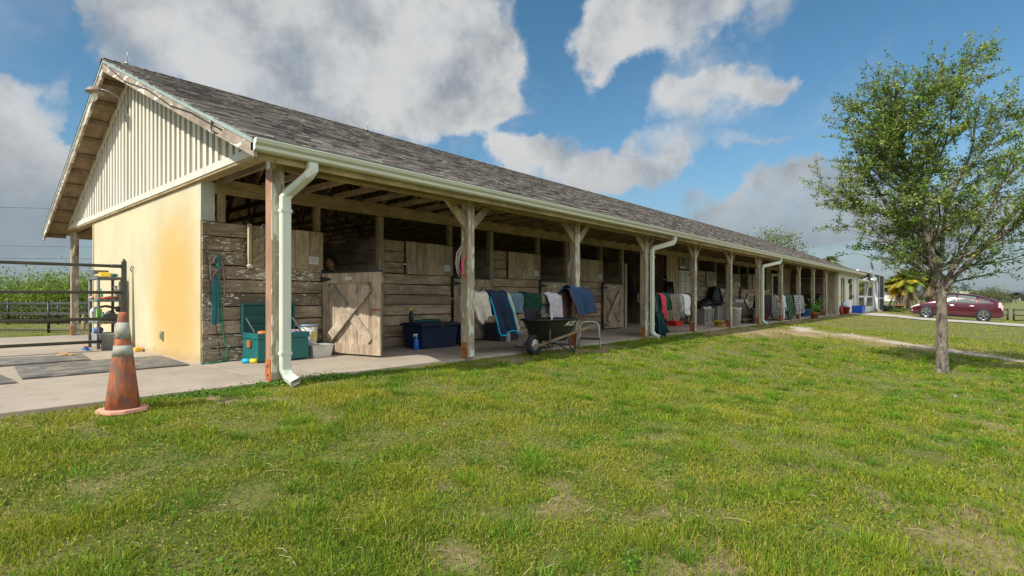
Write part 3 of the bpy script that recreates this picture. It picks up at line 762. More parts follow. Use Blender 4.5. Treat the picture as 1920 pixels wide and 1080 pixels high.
# ---- stall walls
def planks(x0, x1, z0, z1, y=8.55, mat=m_plank, n=None, name='plank_wall', axis='x', gap=.013, t=.038):
    n = n or max(1, round((z1-z0)/.208)); b = MB(); h = (z1-z0)/n
    for i in range(n):
        o = random.uniform(-.006,.006); zz = z0+i*h; e = random.uniform(0,.006); tl = random.uniform(-.003,.003)
        g0 = gap/2+random.uniform(0,.004)
        if axis == 'x':
            b.add([(x0+e,y+o,zz+g0),(x1-e,y+o,zz+g0+tl),(x1-e,y+o+t,zz+g0+tl),(x0+e,y+o+t,zz+g0),(x0+e,y+o+.004,zz+h-g0),(x1-e,y+o+.004,zz+h-g0+tl),(x1-e,y+o+t,zz+h-g0+tl),(x0+e,y+o+t,zz+h-g0)],
                  [(0,3,2,1),(4,5,6,7),(0,1,5,4),(1,2,6,5),(2,3,7,6),(3,0,4,7)])
        else: b.box(y+o, y+o+t, x0, x1, zz+g0, zz+h-g0)
        if axis == 'x' and x0 < 15:
            pass
    if axis == 'x' and x0 < 30 and y < 9:
        q = b.mark(m_hinge)
        for i in range(n):
            for xx in (x0+.05, x1-.05):
                for dz in (.05, h-.05):
                    q.lathe([(.009,0),(.009,.004),(0,.005)], (xx+random.uniform(-.008,.008), y-.003, z0+i*h+dz), 6, M=Matrix.Rotation(PI/2, 4, 'X'))
    return b.build(name, mat, barn)
m_cross = wood('cross_brace_wood', (.60,.50,.38), (.28,.22,.155), (1.2,2.2,1.2), isl=.28)
def xdoor(hx, hy, w, ang=0, z0=.03, z1=1.37, plate=True, mat=m_doorw, detail=True):
    Mx = Matrix.Translation((hx, hy, 0)) @ Matrix.Rotation(ang, 4, 'Z')
    b = MB(); n = 5; sw = (w-.02)/n
    for i in range(n): b.box(.01+i*sw+.007, .01+(i+1)*sw-.007, .0+random.uniform(0,.006), .024, z0+.02, z1-.02)
    d = xf(b, Mx).build('stall_door', mat, barn)
    b = MB(); y0, y1 = -.03, -.001
    b.box(0, .14, y0, y1, z0, z1).box(w-.17, w, y0, y1, z0, z1).box(.143, w-.173, y0, y1, z1-.17, z1).box(.143, w-.173, y0, y1, z0, z0+.17)
    xf(b, Mx).build('door_frame', mat, d, bevel=.004)
    b = MB(); b.bar((.16, -.012, z1-.2), (w-.2, -.012, z0+.2), .02, .13, up=(0,1,0)); 
    b = MB()
    def slat(xa, za, xb, zb, wd, ya, yb):
        d_ = Vector((xb-xa, 0, zb-za)).normalized(); nn = Vector((-d_.z, 0, d_.x))*wd/2
        a_ = Vector((xa, 0, za)); b_ = Vector((xb, 0, zb))
        poly = [(a_-nn), (b_-nn), (b_+nn), (a_+nn)]
        b.prism([(q.x, q.z) for q in poly], ya, yb, 'y')
    slat(.185, z1-.23, w-.215, z0+.23, .16, -.034, -.003); slat(.185, z0+.23, w-.215, z1-.23, .16, -.070, -.036)
    xf(b, Mx).build('cross_brace', m_cross, d, bevel=.004)
    b = MB().box(-.0, w, -.038, .03, z1+.001, z1+.03); xf(b, Mx).build('metal_cap', m_hinge, d)
    if plate: xf(MB().box(w*.42, w*.42+.15, -.036, -.031, z1-.12, z1-.065), Mx).build('name_plate', m_paper if detail != 2 else m_trim, d)
    for zz in (z1-.1, z0+.1):
        b = MB().prism([(-.06,zz-.05),(.0,zz-.045),(.22,zz-.012),(.22,zz+.012),(.0,zz+.045),(-.06,zz+.05)], -.040, -.033, 'y'); xf(b, Mx).build('hinge', m_hinge, d)
    b = MB().box(w-.19, w+.02, -.045, -.033, z0+.72, z0+.745); xf(b, Mx).build('latch', m_rust, d)
    return d
def shutter(x0, x1, z0=1.43, z1=2.07, y=8.50, note=True, n=5):
    b = MB(); w = (x1-x0)/n
    for i in range(n): b.box(x0+i*w+.005, x0+(i+1)*w-.005, y+random.uniform(-.004,.004), y+.028, z0, z1+random.uniform(-.004,.004))
    b.mark(m_hinge)
    for i in range(n):
        for dz in (.06, .3, .58): b.lathe([(.008,0),(.008,.003),(0,.004)], (x0+(i+.5)*w+random.uniform(-.04,.04), y-.004, z0+dz+random.uniform(-.02,.02)), 6, M=Matrix.Rotation(PI/2, 4, 'X'))
    s = b.build('window_shutter', m_vboard, barn)
    if note:
        nx = x1-.26; nz = z0+.09
        q = MB().box(nx, nx+.17, y-.009, y-.006, nz, nz+.13).build('notice', m_paper, s)
        r = MB()
        for k in range(3): r.box(nx+.03, nx+.14-.02*(k % 2), y-.0115, y-.0095, nz+.035+.027*k, nz+.041+.027*k)
        r.build('print', m_ink, q)
    return s
def stall(k, door_ang=0, shut=True, peel=False):
    xa = 6.06+3.06*(k-1); xd = 4.77+3.06*k; xe = xd+1.17
    if k == 0:
        planks(2.885, xd-.01, 0, 1.44, y=8.48, mat=m_plank_peel, n=7); planks(2.885, 3.51, 1.446, 2.08, y=8.48, mat=m_plank_peel, n=3)
        MB().box(3.10, 3.20, 8.475, 8.56, 2.085, 2.5).build('stud', m_stud, barn)
    else:
        planks(xa, xd-.01, 0, 1.43, n=7); planks(xa, xd-1.27, 1.436, 2.08, n=3)
    if shut: shutter(xd-1.25, xd, y=8.45 if k == 0 else 8.50)
    MB().box(xd-.11, xd-.02, 8.51, 8.60, 2.09, 2.5).build('stud', m_stud, barn)
    MB().box(xe, xe+.11, 8.51, 8.62, 0, 2.498).build('stall_post', m_post, barn, bevel=.004)
    xdoor(xd+.01, 8.50 if not door_ang else 8.46, 1.14 if not door_ang else 1.34, door_ang, detail=2 if k == 0 else 1)
    planks(8.63, 11.6, 0, 2.1, y=xe+.02, mat=m_plank_in, n=9, name='partition', axis='y')
for k in range(4): stall(k, math.radians(-79) if k == 0 else 0)
planks(3.04, 15.2, 0, 2.1, y=11.6, mat=m_plank_in, n=9, name='aisle_wall')
planks(21.3, 33, 0, 2.1, y=11.6, mat=m_plank_in, n=9, name='aisle_wall')
planks(3.04, 41.5, 0, 2.1, y=15.05, mat=m_plank_in, n=9, name='back_wall')
MB().box(3.04, 41.5, 15.06, 15.12, 2.5, 2.664).build('back_header', m_header, barn)
# diagonal cleats and pale rag on the first shutter
s0 = [o for o in barn.children if o.name.startswith('window_shutter')][0]
b = MB(); b.bar((3.57, 8.432, 1.80), (3.95, 8.432, 2.02), .022, .06, up=(0,0,1)); b.bar((3.57, 8.432, 1.52), (3.95, 8.432, 1.76), .022, .06); b.box(3.50, 3.54, 8.38, 8.446, 1.41, 2.09)
b.build('cleats', m_vboard_l, s0)
# ---- tack bay with dark upright boards
def vboards(x0, x1, z0, z1, y, mat, w=.2, name='board_wall', batten=False):
    n = max(1, round((x1-x0)/w)); b = MB(); w = (x1-x0)/n
    for i in range(n):
        b.box(x0+i*w+.004, x0+(i+1)*w-.004, y+random.uniform(-.003,.003), y+.025, z0, z1)
        if batten: b.box(x0+i*w-.02, x0+i*w+.02, y-.02, y-.004, z0, z1)
    return b.build(name, mat, barn, bevel=.002)
MB().box(15.30, 15.42, 8.50, 8.62, 0, 2.06).build('stall_post', m_vboard, barn)
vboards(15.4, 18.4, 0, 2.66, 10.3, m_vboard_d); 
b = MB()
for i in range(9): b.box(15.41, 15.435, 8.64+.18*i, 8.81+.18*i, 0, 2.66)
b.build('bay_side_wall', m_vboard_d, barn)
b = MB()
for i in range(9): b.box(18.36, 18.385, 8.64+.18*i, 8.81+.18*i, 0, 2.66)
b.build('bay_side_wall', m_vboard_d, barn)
vboards(18.4, 19.42, 0, 2.5, 8.52, m_vboard_l, .25, batten=True)
# white tack room door and framed picture above it
m_wd = M('white_door_paint', (.62,.58,.48), .5, amt=.1, sc=5, dirt=((.3,.25,.17), 6, .66))
wdr = MB().box(19.46, 20.42, 8.50, 8.54, .02, 2.02).build('tack_room_door', m_wd, barn, bevel=.004)
b = MB()
for i in range(2):
    for j, (za, zb) in enumerate(((.15,.62),(.72,1.05),(1.15,1.5),(1.6,1.92))): b.box(19.57+i*.41, 19.90+i*.41, 8.485, 8.499, za, zb)
b.build('raised_panels', m_wd, wdr, bevel=.012)
b = MB()
for i in range(2):
    for (za, zb) in ((.15,.62),(.72,1.05),(1.15,1.5),(1.6,1.92)):
        x_ = 19.57+i*.41
        b.box(x_-.015, x_+.35, 8.492, 8.4995, za-.018, za-.004).box(x_-.015, x_-.003, 8.492, 8.4995, za, zb)
b.build('panel_moulding', m_hinge, wdr)
b = MB()
for z in (.2, 1.05, 1.86): b.prism([(20.43,z-.04),(20.22,z-.012),(20.22,z+.012),(20.43,z+.04)], 8.484, 8.49, 'y')
b.build('hinge', m_hinge, wdr)
m_pic, nt, bs = nodes('dark_mottled_picture')
ov = objmap(nt, island=False); cr = mixrgb(nt, mapr(nt, noise(nt, ov, 5, 6, .7, 1.2), .38, .62), (.05,.055,.05), (.30,.29,.25))
nt.links.new(cr, bs.inputs['Base Color']); bs.inputs['Roughness'].default_value = .35
MB().box(19.45, 20.75, 8.49, 8.515, 2.07, 2.64).build('wall_picture', m_pic, barn)
MB().box(19.5, 19.95, 8.480, 8.489, 2.08, 2.17).build('wall_sign', m_paper, barn)
MB().box(20.44, 21.28, 8.50, 8.56, 0, 2.5).build('door_jamb_boards', m_vboard, barn)
# stalls beyond
def stall_far(xd, w=1.15, x_from=None, board=None):
    planks(x_from, xd-.01, 0, 1.43, n=7); planks(x_from, xd-1.2, 1.436, 2.08, n=3)
    s = shutter(xd-1.18, xd-.02)
    if board: MB().box(xd-.92, xd-.32, 8.482, 8.492, 1.72, 2.0).build('chalk_board', board, s)
    MB().box(xd-.1, xd-.02, 8.51, 8.6, 2.09, 2.5).build('stud', m_stud, barn)
    MB().box(xd+w+.02, xd+w+.12, 8.51, 8.6, 0, 2.498).build('stall_post', m_stud, barn)
    xdoor(xd+.01, 8.5, w)
    planks(8.63, 11.6, 0, 2.1, y=xd+w+.05, mat=m_plank_in, n=9, name='partition', axis='y')
m_cb = M('green_grey_chalkboard', (.20,.25,.22), .6)
stall_far(23.35, x_from=21.3, board=m_cb); stall_far(26.4, x_from=24.66, board=m_cb); stall_far(29.5, x_from=27.7)
planks(30.8, 31.6, 0, 2.5, n=12)
gd = MB().box(31.65, 32.95, 8.50, 8.54, .02, 2.3).build('glazed_door', m_trim, barn)
m_glass, nt, bs = nodes('dark_window_glass'); bs.inputs['Base Color'].default_value = (.02,.025,.025,1); bs.inputs['Roughness'].default_value = .04; bs.inputs['Specular IOR Level'].default_value = .8
MB().box(31.85, 32.75, 8.485, 8.499, .95, 2.18).build('pane', m_glass, gd)
planks(33.0, 33.5, 0, 2.5, n=12)
vboards(33.5, 35.85, 0, 2.66, 8.55, m_vboard_l, .2)
# closed end of the porch
b = MB()
n = 11
for i in range(n): b.box(35.80+random.uniform(-.004,.004), 35.84, 6.86, 8.5, .0+i*.24+.006, (i+1)*.24-.006)
b.build('porch_end_planks', m_vboard_d, barn)
b = MB()
for z in (1.25, 1.75, 2.1): b.box(35.5, 35.795, 6.9, 8.4, z, z+.03)
b.build('porch_end_shelves', m_plank_in, barn)
b = MB()
for i in range(4): b.box(35.79, 35.83, 6.16+i*.17, 6.32+i*.17, 0, 2.66)
b.build('porch_end_boards', m_vboard, barn)
# house end
m_hs = M('cream_house_paint', (.62,.60,.48), .6, amt=.07, sc=4, isl=.03)
b = MB()
for a0, a1, z0, z1 in ((35.85,36.7,0,2.66),(36.7,38.15,0,.12),(36.7,38.15,2.25,2.66),(38.15,39.3,0,2.66),(39.3,41.2,2.3,2.66),(41.2,42.1,0,2.66)):
    b.box(a0+.001, a1-.001, 6.05, 6.2, z0, z1)
b.build('house_wall', m_hs, barn)
MB().box(35.84, 35.95, 6.03, 6.049, 0, 2.64).box(41.98,42.1,6.03,6.049,0,2.64).build('corner_board', m_trim, barn)
wn_ = MB().box(36.7, 36.78, 6.08, 6.15, .12, 2.25).box(38.07,38.15,6.08,6.15,.12,2.25).box(37.38,37.46,6.08,6.15,.12,2.25).box(36.78,38.07,6.08,6.15,2.17,2.25).build('tall_window', m_trim, barn)
MB().box(36.78, 38.07, 6.10, 6.12, .12, 2.17).build('pane', m_glass, wn_)
hd = MB().box(39.32, 39.62, 6.09, 6.13, .02, 2.28).box(40.88,41.18,6.09,6.13,.02,2.28).box(39.62,40.88,6.09,6.13,.02,.85).box(39.62,40.88,6.09,6.13,2.2,2.28).build('house_door', m_white, barn)
MB().box(39.62, 40.88, 6.10, 6.12, .85, 2.2).build('pane', m_glass, hd)
MB().box(40.95, 41.05, 6.05, 6.085, .95, 1.15).build('handle', m_hinge, hd)
lt = MB().lathe([(.02,0),(.07,.04),(.08,.2),(.03,.27),(.0,.29)], (38.75, 5.93, 1.85), 8).bar((38.75,5.93,2.1),(38.75,6.05,2.1),.03,.03)
lt.build('wall_lantern', m_black, barn)
MB().box(42.02, 42.12, 6.22, 15.1, 0, 2.66).build('far_end_wall', m_hs, barn)
b = MB(); b.prism([(6.2,2.67),(17.4,2.67),(YR,Rz(YR)-.1)], 42.03, 42.1, 'x'); b.build('far_gable', m_hs, barn)
# ---- fascia, gutter
MB().box(X0+.05, X1, 5.705, 5.74, 2.415, 2.612).build('fascia', m_beam, barn)
b = MB()
prof = [(5.70,2.60),(5.70,2.485),(5.615,2.485),(5.60,2.50),(5.60,2.535),(5.575,2.56),(5.565,2.60),(5.572,2.608),(5.585,2.606),(5.585,2.60),(5.60,2.57),(5.615,2.54),(5.625,2.50),(5.69,2.50),(5.69,2.60)]
b.prism(prof, X0+.01, X1, 'x')
for k in range(8):
    xx = X0+2.2+5.1*k; b.prism([(5.701,2.609),(5.701,2.482),(5.610,2.482),(5.594,2.498),(5.594,2.535),(5.569,2.558),(5.559,2.61)], xx, xx+.012, 'x')
g = b.build('gutter', m_gutter, barn)
MB().prism([(5.70,2.607),(5.70,2.484),(5.612,2.484),(5.597,2.5),(5.597,2.535),(5.572,2.56),(5.562,2.605)], X0, X0+.009, 'x').build('end_cap', m_white, g)
MB().box(X0+.02, X1, 5.60, 5.66, 2.612, 2.632).build('eave_drip_strip', M('dark_eave_strip', (.10,.13,.13), .6), barn)
def spout(x, dx, xb=None, name='downspout'):
    # rectangular pipe: outlet -> elbow -> wall drop -> kick-out foot
    y0, y1 = 5.665, 5.965; w, d = .118, .08
    path = [(x+dx,y0,2.50),(x+dx,y0,2.40),(x+dx-.04,y0+.015,2.33),(x+.05,y1-.01,2.17 if dx < 1 else 2.14),(x,y1,2.10),(x,y1,1.95),(x,y1,.22),(x+.005,y1,.13),(x+.02,y1-.05,.05),(x+.04,y1-.17,-.0)]
    P_ = [Vector(p) for p in path]; vs = []; fs = []
    for i, p in enumerate(P_):
        t = (P_[min(i+1, len(P_)-1)]-P_[max(i-1, 0)]).normalized()
        u = Vector((0,-1,0)); 
        if abs(t.y) > .5: u = Vector((0,0,-1))*(-1 if i > 5 else 1)
        if i >= 8: u = (Vector((0,-1,0))-t*t.dot(Vector((0,-1,0)))).normalized(); 
        u = (u-t*u.dot(t)).normalized(); s_ = t.cross(u)
        if s_.x < 0: s_ = -s_
        if abs(s_.x) < .2 and s_.z > 0: s_ = -s_
        q = .012
        for a_, c_ in ((-w/2+q,-d/2),(w/2-q,-d/2),(w/2,-d/2+q),(w/2,d/2-q),(w/2-q,d/2),(-w/2+q,d/2),(-w/2,d/2-q),(-w/2,-d/2+q)):
            vs.append(p+s_*a_+u*c_)
    for i in range(len(P_)-1):
        for k in range(8): fs.append((i*8+k, i*8+(k+1)%8, (i+1)*8+(k+1)%8, (i+1)*8+k))
    b = MB(); b.add(vs, fs)
    o = b.build(name, m_spout, barn)
    for z in (.30, 1.93): MB().box(x-w/2-.005, x+w/2+.005, y1-d/2-.005, y1+d/2+.005, z, z+.035).build('strap', m_spout, o)
spout(2.895, .17); spout(12.06, .62); spout(21.0, 1.25)
# lightning rods, barn lamp, cable, porch bulbs
for x in (2.75, 7.9, 13.1, 18.3, 23.5, 28.7, 33.9):
    MB().tube([(x,YR,Rz(YR)+.02),(x+.01,YR,Rz(YR)+.33)], [.008,.004], 6).lathe([(.03,0),(.03,.02),(.01,.05)], (x,YR,Rz(YR)+.03), 8).build('lightning_rod', m_steel, barn)
lp = MB().tube([(2.83,12.1,4.35),(2.80,12.1,4.55),(2.70,12.1,4.70),(2.55,12.1,4.78),(2.40,12.1,4.77)], .018, 8).box(2.79,2.834,12.05,12.15,4.28,4.42).build('gable_lamp', m_steel, barn)
MB().lathe([(.05,.10),(.12,.05),(.15,.0),(.145,-.01),(.05,.03)], (2.33,12.1,4.70), 18).build('lamp_hood', M('greyed_hood', (.28,.24,.2), .6, .2, dirt=((.3,.13,.06), 9, .56)), lp)
MB().lathe([(.0,.04),(.045,.03),(.05,-.08),(.03,-.13),(0,-.14)], (2.33,12.1,4.70), 12).build('lamp_glass', M('cloudy_lamp_glass', (.7,.72,.66), .2), lp)
MB().tube([(2.395,YR-.1,Rz(YR)-.12),(2.392,10.4,4.46),(2.392,9.2,4.02),(2.392,8.2,3.55),(2.39,7.4,3.27),(2.392,6.45,2.86)], .008, 5).tube([(2.39,6.72,3.02),(2.37,6.7,2.9),(2.42,6.5,2.81),(2.6,6.35,2.8)], .01, 6).build('roof_cable', m_black, barn)
for x in (4.9, 13.4, 19.6, 25.4): 
    l_ = MB().lathe([(.035,.06),(.035,.02),(.02,0)], (x,6.4,2.60), 10).build('porch_lamp', m_offw, barn)
    MB().lathe([(.018,0),(.03,-.04),(.02,-.075),(0,-.08)], (x,6.4,2.60), 10).build('bulb', m_white, l_)
MB().box(16.2, 16.45, 6.0, 6.03, 2.50, 2.62).build('junction_box', m_black, barn)
# ================================================================ props
def YP(px, y, py=None):
    r = ray(px, HOR if py is None else py); return r*(y/r.y)+Vector((0,0,CAMZ))
def ZP(px, py, z=0):
    r = ray(px, py); D = (z-CAMZ)/r.z; return r*D+Vector((0,0,CAMZ))
# ---- traffic cone
m_cone = M('faded_orange_rubber', (.44,.12,.045), .8, amt=.4, sc=12, st=(1.6,1.6,.5), dirt=((.22,.11,.07), 13, .43))
m_band = M('scuffed_white_band', (.40,.40,.34), .7, amt=.2, dirt=((.33,.27,.17), 14, .52))
t = thing('traffic_cone', 'tall dirty orange traffic cone with two white bands standing on the grass edge', 'traffic cone', (1.30,5.72,-.06))
H0 = .885
def cr_(z): return .132-(.132-.034)*(z-.03)/(H0-.03)
MB().lathe([(cr_(.03),.03),(cr_(.25),.25),(cr_(.498),.498),(cr_(.65),.65),(cr_(.80),.80),(cr_(.87),.87),(.030,.885),(.02,.886),(.018,.80)], (1.30,5.72,-.06), 32).build('cone_body', m_cone, t)
MB().lathe([(cr_(.50)+.0015,.50),(cr_(.592)+.0015,.592)], (1.30,5.72,-.06), 32).build('white_band', m_band, t)
MB().lathe([(cr_(.652)+.0015,.652),(cr_(.795)+.0015,.795)], (1.30,5.72,-.06), 32).build('white_band', m_band, t)
b = MB(); poly = []
for k in range(4):
    for s in (-.28, .28):
        a = k*PI/2+PI/4+s+.35; poly.append((1.30+.195*math.cos(a), 5.72+.195*math.sin(a)))
b.prism(poly, -.058, -.022, 'z'); b.build('cone_base', M('faded_pink_rubber', (.72,.36,.25), .8, amt=.15), t, bevel=.008)
# ---- rubber mats
def matp(name, x0, x1, y0, y1, z, label, rz=0):
    b = MB(); n = 12
    vs = []; 
    for zz in (0, .016):
        for i in range(n+1):
            for j in (0, 1): vs.append((x0+(x1-x0)*i/n+(j-.5)*rz, (y0, y1)[j]+random.uniform(-.006,.006), z+zz+(random.uniform(0,.006) if zz else 0)))
    fs = []; o = 2*(n+1)
    for i in range(n):
        q = 2*i; fs += [(q+1,q+3,q+2,q)][:1]; fs.append((o+q, o+q+2, o+q+3, o+q+1)); fs.append((q, q+2, o+q+2, o+q)); fs.append((q+1, o+q+1, o+q+3, q+3))
    fs += [(0, o, o+1, 1), (2*n, 2*n+1, o+2*n+1, o+2*n)]
    b.add(vs, fs)
    return tag(b.build(name, m_mat), label, 'rubber mat', 'rubber mats on the slab')
matp('rubber_mat', .98, 2.72, 8.35, 9.95, .004, 'large grey rubber mat lying closest to the yellow wall, behind the cone', .1)
matp('rubber_mat', -.9, .80, 8.05, 9.75, .004, 'grey rubber mat cut off by the left edge of the picture, nearest the lawn', -.1)
matp('rubber_mat', -.7, 1.95, 10.15, 11.3, .006, 'grey rubber mat under the pipe rail, farthest from the lawn', .1)
matp('rubber_mat', -1.2, 1.0, 11.42, 12.6, .006, 'brownish rubber mat behind the others, beyond the lowest pipe rail', .1)
tag(MB().blob((1.72,11.05,.04),(.09,.05,.03),9,6,.25).blob((1.82,10.98,.035),(.05,.04,.025),8,5,.25).build('crumpled_rag', M('tan_rag', (.45,.30,.14), .9)), 'small crumpled tan rag on the rubber mat beside the shelf', 'rag')
# ---- pipe rail fence near the wall
t = thing('pipe_rail', 'dark weathered four rail pipe fence ending at a pointed post by the yellow wall', 'fence', (2.73,11.95,0))
MB().box(2.70,2.77,11.92,11.99,0,1.60).lathe([(.052,0),(.05,.02),(.02,.07),(0,.09)], (2.735,11.955,1.60), 4, M=Matrix.Rotation(PI/4, 4, 'Z')).build('fence_post', m_gpipe, t)
for z in (1.54, 1.055, .575, .165):
    MB().tube([(-6,12.0,z-.02),(-2,11.97,z-.01),(2.70,11.95,z)], .028, 12).build('rail', m_gpipe, t)
MB().tube([(2.52,11.95,1.54),(2.70,11.95,1.54)], .034, 12).build('rail_sleeve', m_gpipe, t)
MB().box(-2.6,-2.5,11.9,12.0,0,1.62).build('fence_post', m_gpipe, t)
# ---- two paddock fences far left
def pfence(Dd, l0, l1, lats, z0, ztop, rails, label, r=.03):
    c0 = Vector((DX*Dd, DY*Dd, z0)); rv = Vector((DY, -DX, 0))
    a = c0+rv*l0; t = thing('paddock_fence', label, 'fence', (a.x, a.y, z0), 'paddock fences behind the slab')
    for L in lats: 
        p = c0+rv*L; MB().tube([(p.x,p.y,z0-.1),(p.x,p.y,ztop)], .045, 10).lathe([(.05,0),(.03,.03),(0,.035)],(p.x,p.y,ztop),10).build('fence_post', m_black, t)
    for z in rails:
        q = c0+rv*l1; MB().tube([(a.x,a.y,z),(q.x,q.y,z)], r, 8).build('rail', m_black, t)
pfence(19.2, -26, -8, [-26,-23.2,-20.2,-16.7,-13.2,-9.8], -.28, .83, (.73,.40,-.19), 'nearer black paddock pipe fence with thick posts, in front of the bushes')
pfence(25, -34, -10, [-33.0,-30.7,-28.3,-25.9,-23.65,-21.3,-18.9,-16.5], -.3, .82, (.74,.47,.17), 'farther black paddock pipe fence right against the bushes', .028)
# ---- resin shelf unit and what stands on it
m_res = M('grey_resin', (.15,.165,.155), .6, amt=.15, sc=5)
sx0, sx1, sy0, sy1 = 2.38, 2.80, 12.22, 12.95
t = thing('shelf_unit', 'grey plastic four tier shelf unit standing against the yellow wall', 'shelf', (2.6,12.6,0))
for (x, y) in ((sx0+.03,sy0+.03),(sx1-.03,sy0+.03),(sx0+.03,sy1-.03),(sx1-.03,sy1-.03)): MB().tube([(x,y,0),(x,y,1.30)], .026, 10).build('leg', m_res, t)
for z in (.09, .47, .88, 1.30): MB().box(sx0,sx1,sy0,sy1,z,z+.05).build('shelf_board', m_res, t, bevel=.012)
def bottle(x, y, z, h, r, col, label, cap=None, spray=None, name='bottle', cat='bottle', n=16, group=None, tilt=0):
    Mx = Matrix.Translation((x,y,z)) @ Matrix.Rotation(tilt, 4, 'X')
    t = thing(name, label, cat, (x,y,z), group)
    b = MB().lathe([(r*.9,0),(r,.01),(r,h*.62),(r*.75,h*.74),(r*.35,h*.82),(r*.35,h*.88),(0,h*.88)], n=n); b.v = [tuple(Mx @ Vector(v)) for v in b.v]
    b.build('bottle_body', col if not isinstance(col, tuple) else M('plastic_'+name, col, .35, amt=.06), t)
    b = MB()
    if spray: b.lathe([(r*.4,h*.87),(r*.4,h*.93),(r*.25,h*.94),(r*.25,h)], n=10).box(-r*1.2,r*.5,-r*.3,r*.3,h*.95,h*1.05).bar((-r*.9,0,h*.95),(-r*1.3,0,h*.84),.008,.008)
    else: b.lathe([(r*.42,h*.86),(r*.42,h),(0,h)], n=12)
    b.v = [tuple(Mx @ Vector(v)) for v in b.v]
    b.build('sprayer' if spray else 'cap', M('cap_plastic', cap or (.7,.7,.68), .4), t)
    return t
# top shelf
tag(MB().taper((2.52,12.74,1.352),.20,.26,.24,.30,.13).build('feed_pan', m_res), 'dark grey pan on the top shelf of the plastic rack', 'pan')
tag(MB().prism([(12.30,1.352),(12.55,1.352),(12.52,1.42),(12.36,1.44)], 2.45, 2.62, 'x').build('yellow_brush', M('yellow_plastic', (.75,.48,.03), .5), bevel=.012), 'yellow brush lying on the top shelf of the plastic rack', 'brush')
tag(MB().tube([(2.50,12.62,1.375),(2.43,12.58,1.38),(2.42,12.50,1.38),(2.48,12.46,1.385),(2.56,12.5,1.38),(2.55,12.60,1.375)], .02, 8).build('coiled_rope', m_offw), 'loop of pale rope on the top shelf beside the yellow brush', 'rope')
tag(MB().blob((2.66,12.36,1.385),(.08,.05,.033),9,6,.15).build('sponge', M('green_sponge', (.06,.22,.16), .8)), 'dark green sponge on the top shelf right of the yellow brush', 'sponge')
# second shelf
bottle(2.47,12.37,.93,.20,.035,(.22,.62,.42),'mint green bottle on the second shelf of the rack',(.2,.6,.42))
bottle(2.70,12.34,.93,.24,.045,(.50,.42,.33),'cloudy brown spray bottle at the right end of the second shelf',(.35,.3,.25),True)
bottle(2.45,12.62,.93,.19,.03,(.75,.73,.68),'thin white bottle on the second shelf near the rack corner',(.8,.8,.75))
bottle(2.44,12.55,.93,.17,.03,(.70,.38,.06),'orange bottle on the second shelf beside the thin white one',(.7,.4,.1))
tag(MB().tube([(2.42,12.36,.945),(2.50,12.28,.955),(2.62,12.26,.95)], .016, 8).build('hoof_pick', M('red_orange_handle', (.75,.12,.03), .5)), 'red orange handled tool lying on the second shelf edge', 'tool')
tag(MB().tube([(2.50,12.33,.95),(2.6,12.30,.975),(2.74,12.27,.95)], .02, 8).blob((2.6,12.45,.955),(.08,.05,.028),8,5,.2).build('leather_strap', M('brown_leather', (.25,.12,.07), .6)), 'brown strap bundled on the second shelf behind the red handle', 'strap')
tag(MB().blob((2.42,12.80,.955),(.05,.08,.035),8,6,.25).build('rag', M('pinkish_rag', (.5,.3,.25), .9)), 'pale pink rag at the left end of the second shelf', 'rag')
# third shelf
tag(MB().taper((2.46,12.72,.521),.13,.16,.16,.19,.17).build('tub', m_offw), 'pale translucent tub at the left of the third shelf', 'tub')
tag(MB().tube([(2.44,12.80,.70),(2.46,12.66,.74)], .055, 12).build('bandage_roll', M('white_lilac_wrap', (.66,.62,.74), .8)), 'white and lilac bandage roll lying in the pale tub', 'bandage')
tag(MB().prism([(12.40,.521),(12.50,.521),(12.50,.73),(12.47,.755),(12.42,.755),(12.40,.74)], 2.42, 2.50, 'x').build('detergent_bottle', M('lime_plastic', (.25,.75,.02), .4), bevel=.012), 'bright lime green bottle on the third shelf', 'bottle')
bottle(2.5,12.33,.521,.17,.035,(.03,.16,.12),'dark green bottle on the third shelf right of the lime one',(.02,.1,.08))
tag(MB().taper((2.63,12.36,.521),.14,.14,.17,.17,.13).blob((2.63,12.36,.66),(.07,.07,.05),8,5,.35).build('grooming_caddy', M('dark_caddy', (.07,.08,.085), .6)), 'dark caddy full of brushes on the third shelf', 'caddy')
tag(MB().tube([(2.44,12.52,.77),(2.55,12.40,.80),(2.7,12.29,.76)], .022, 8).blob((2.72,12.3,.74),(.05,.05,.05),8,6,.2).build('brush', M('dark_brown_brush', (.07,.045,.035), .7)), 'dark brown long handled brush resting across the third shelf', 'brush')
# lowest tier and floor
tag(MB().taper((2.54,12.52,.141),.26,.40,.30,.46,.15).build('wash_basin', M('grey_plastic', (.32,.33,.33), .5)), 'grey basin on the lowest tier of the rack', 'basin')
tag(MB().tube([(2.46,12.66,.33),(2.50,12.58,.35)], .06, 10).blob((2.52,12.6,.34),(.04,.04,.05),8,6,.1).build('blue_ball', M('blue_white_toy', (.03,.13,.5), .4)), 'blue round item inside the grey basin under the rack', 'ball')
t = thing('bucket', 'grey plastic bucket with thin wire handle in front of the shelf rack', 'bucket', (2.52,11.98,0))
MB().lathe([(.115,.0),(.15,.28),(.158,.285),(.158,.30),(.147,.30),(.11,.02),(0,.02)], (2.52,11.98,0), 24).build('bucket_body', M('grey_bucket', (.22,.24,.24), .5), t)
MB().tube([(2.38,11.98,.28),(2.36,12.0,.40),(2.45,12.06,.52),(2.6,12.04,.50),(2.66,11.98,.29)], .006, 6).build('handle', m_rust, t)
tag(MB().box(2.20,2.26,12.13,12.41,0,.03).box(2.2,2.26,12.19,12.35,.03,.055).build('scrub_brush', M('blue_brush', (.03,.13,.48), .5), bevel=.006), 'blue and orange scrub brush on the floor below the shelf rack', 'brush')
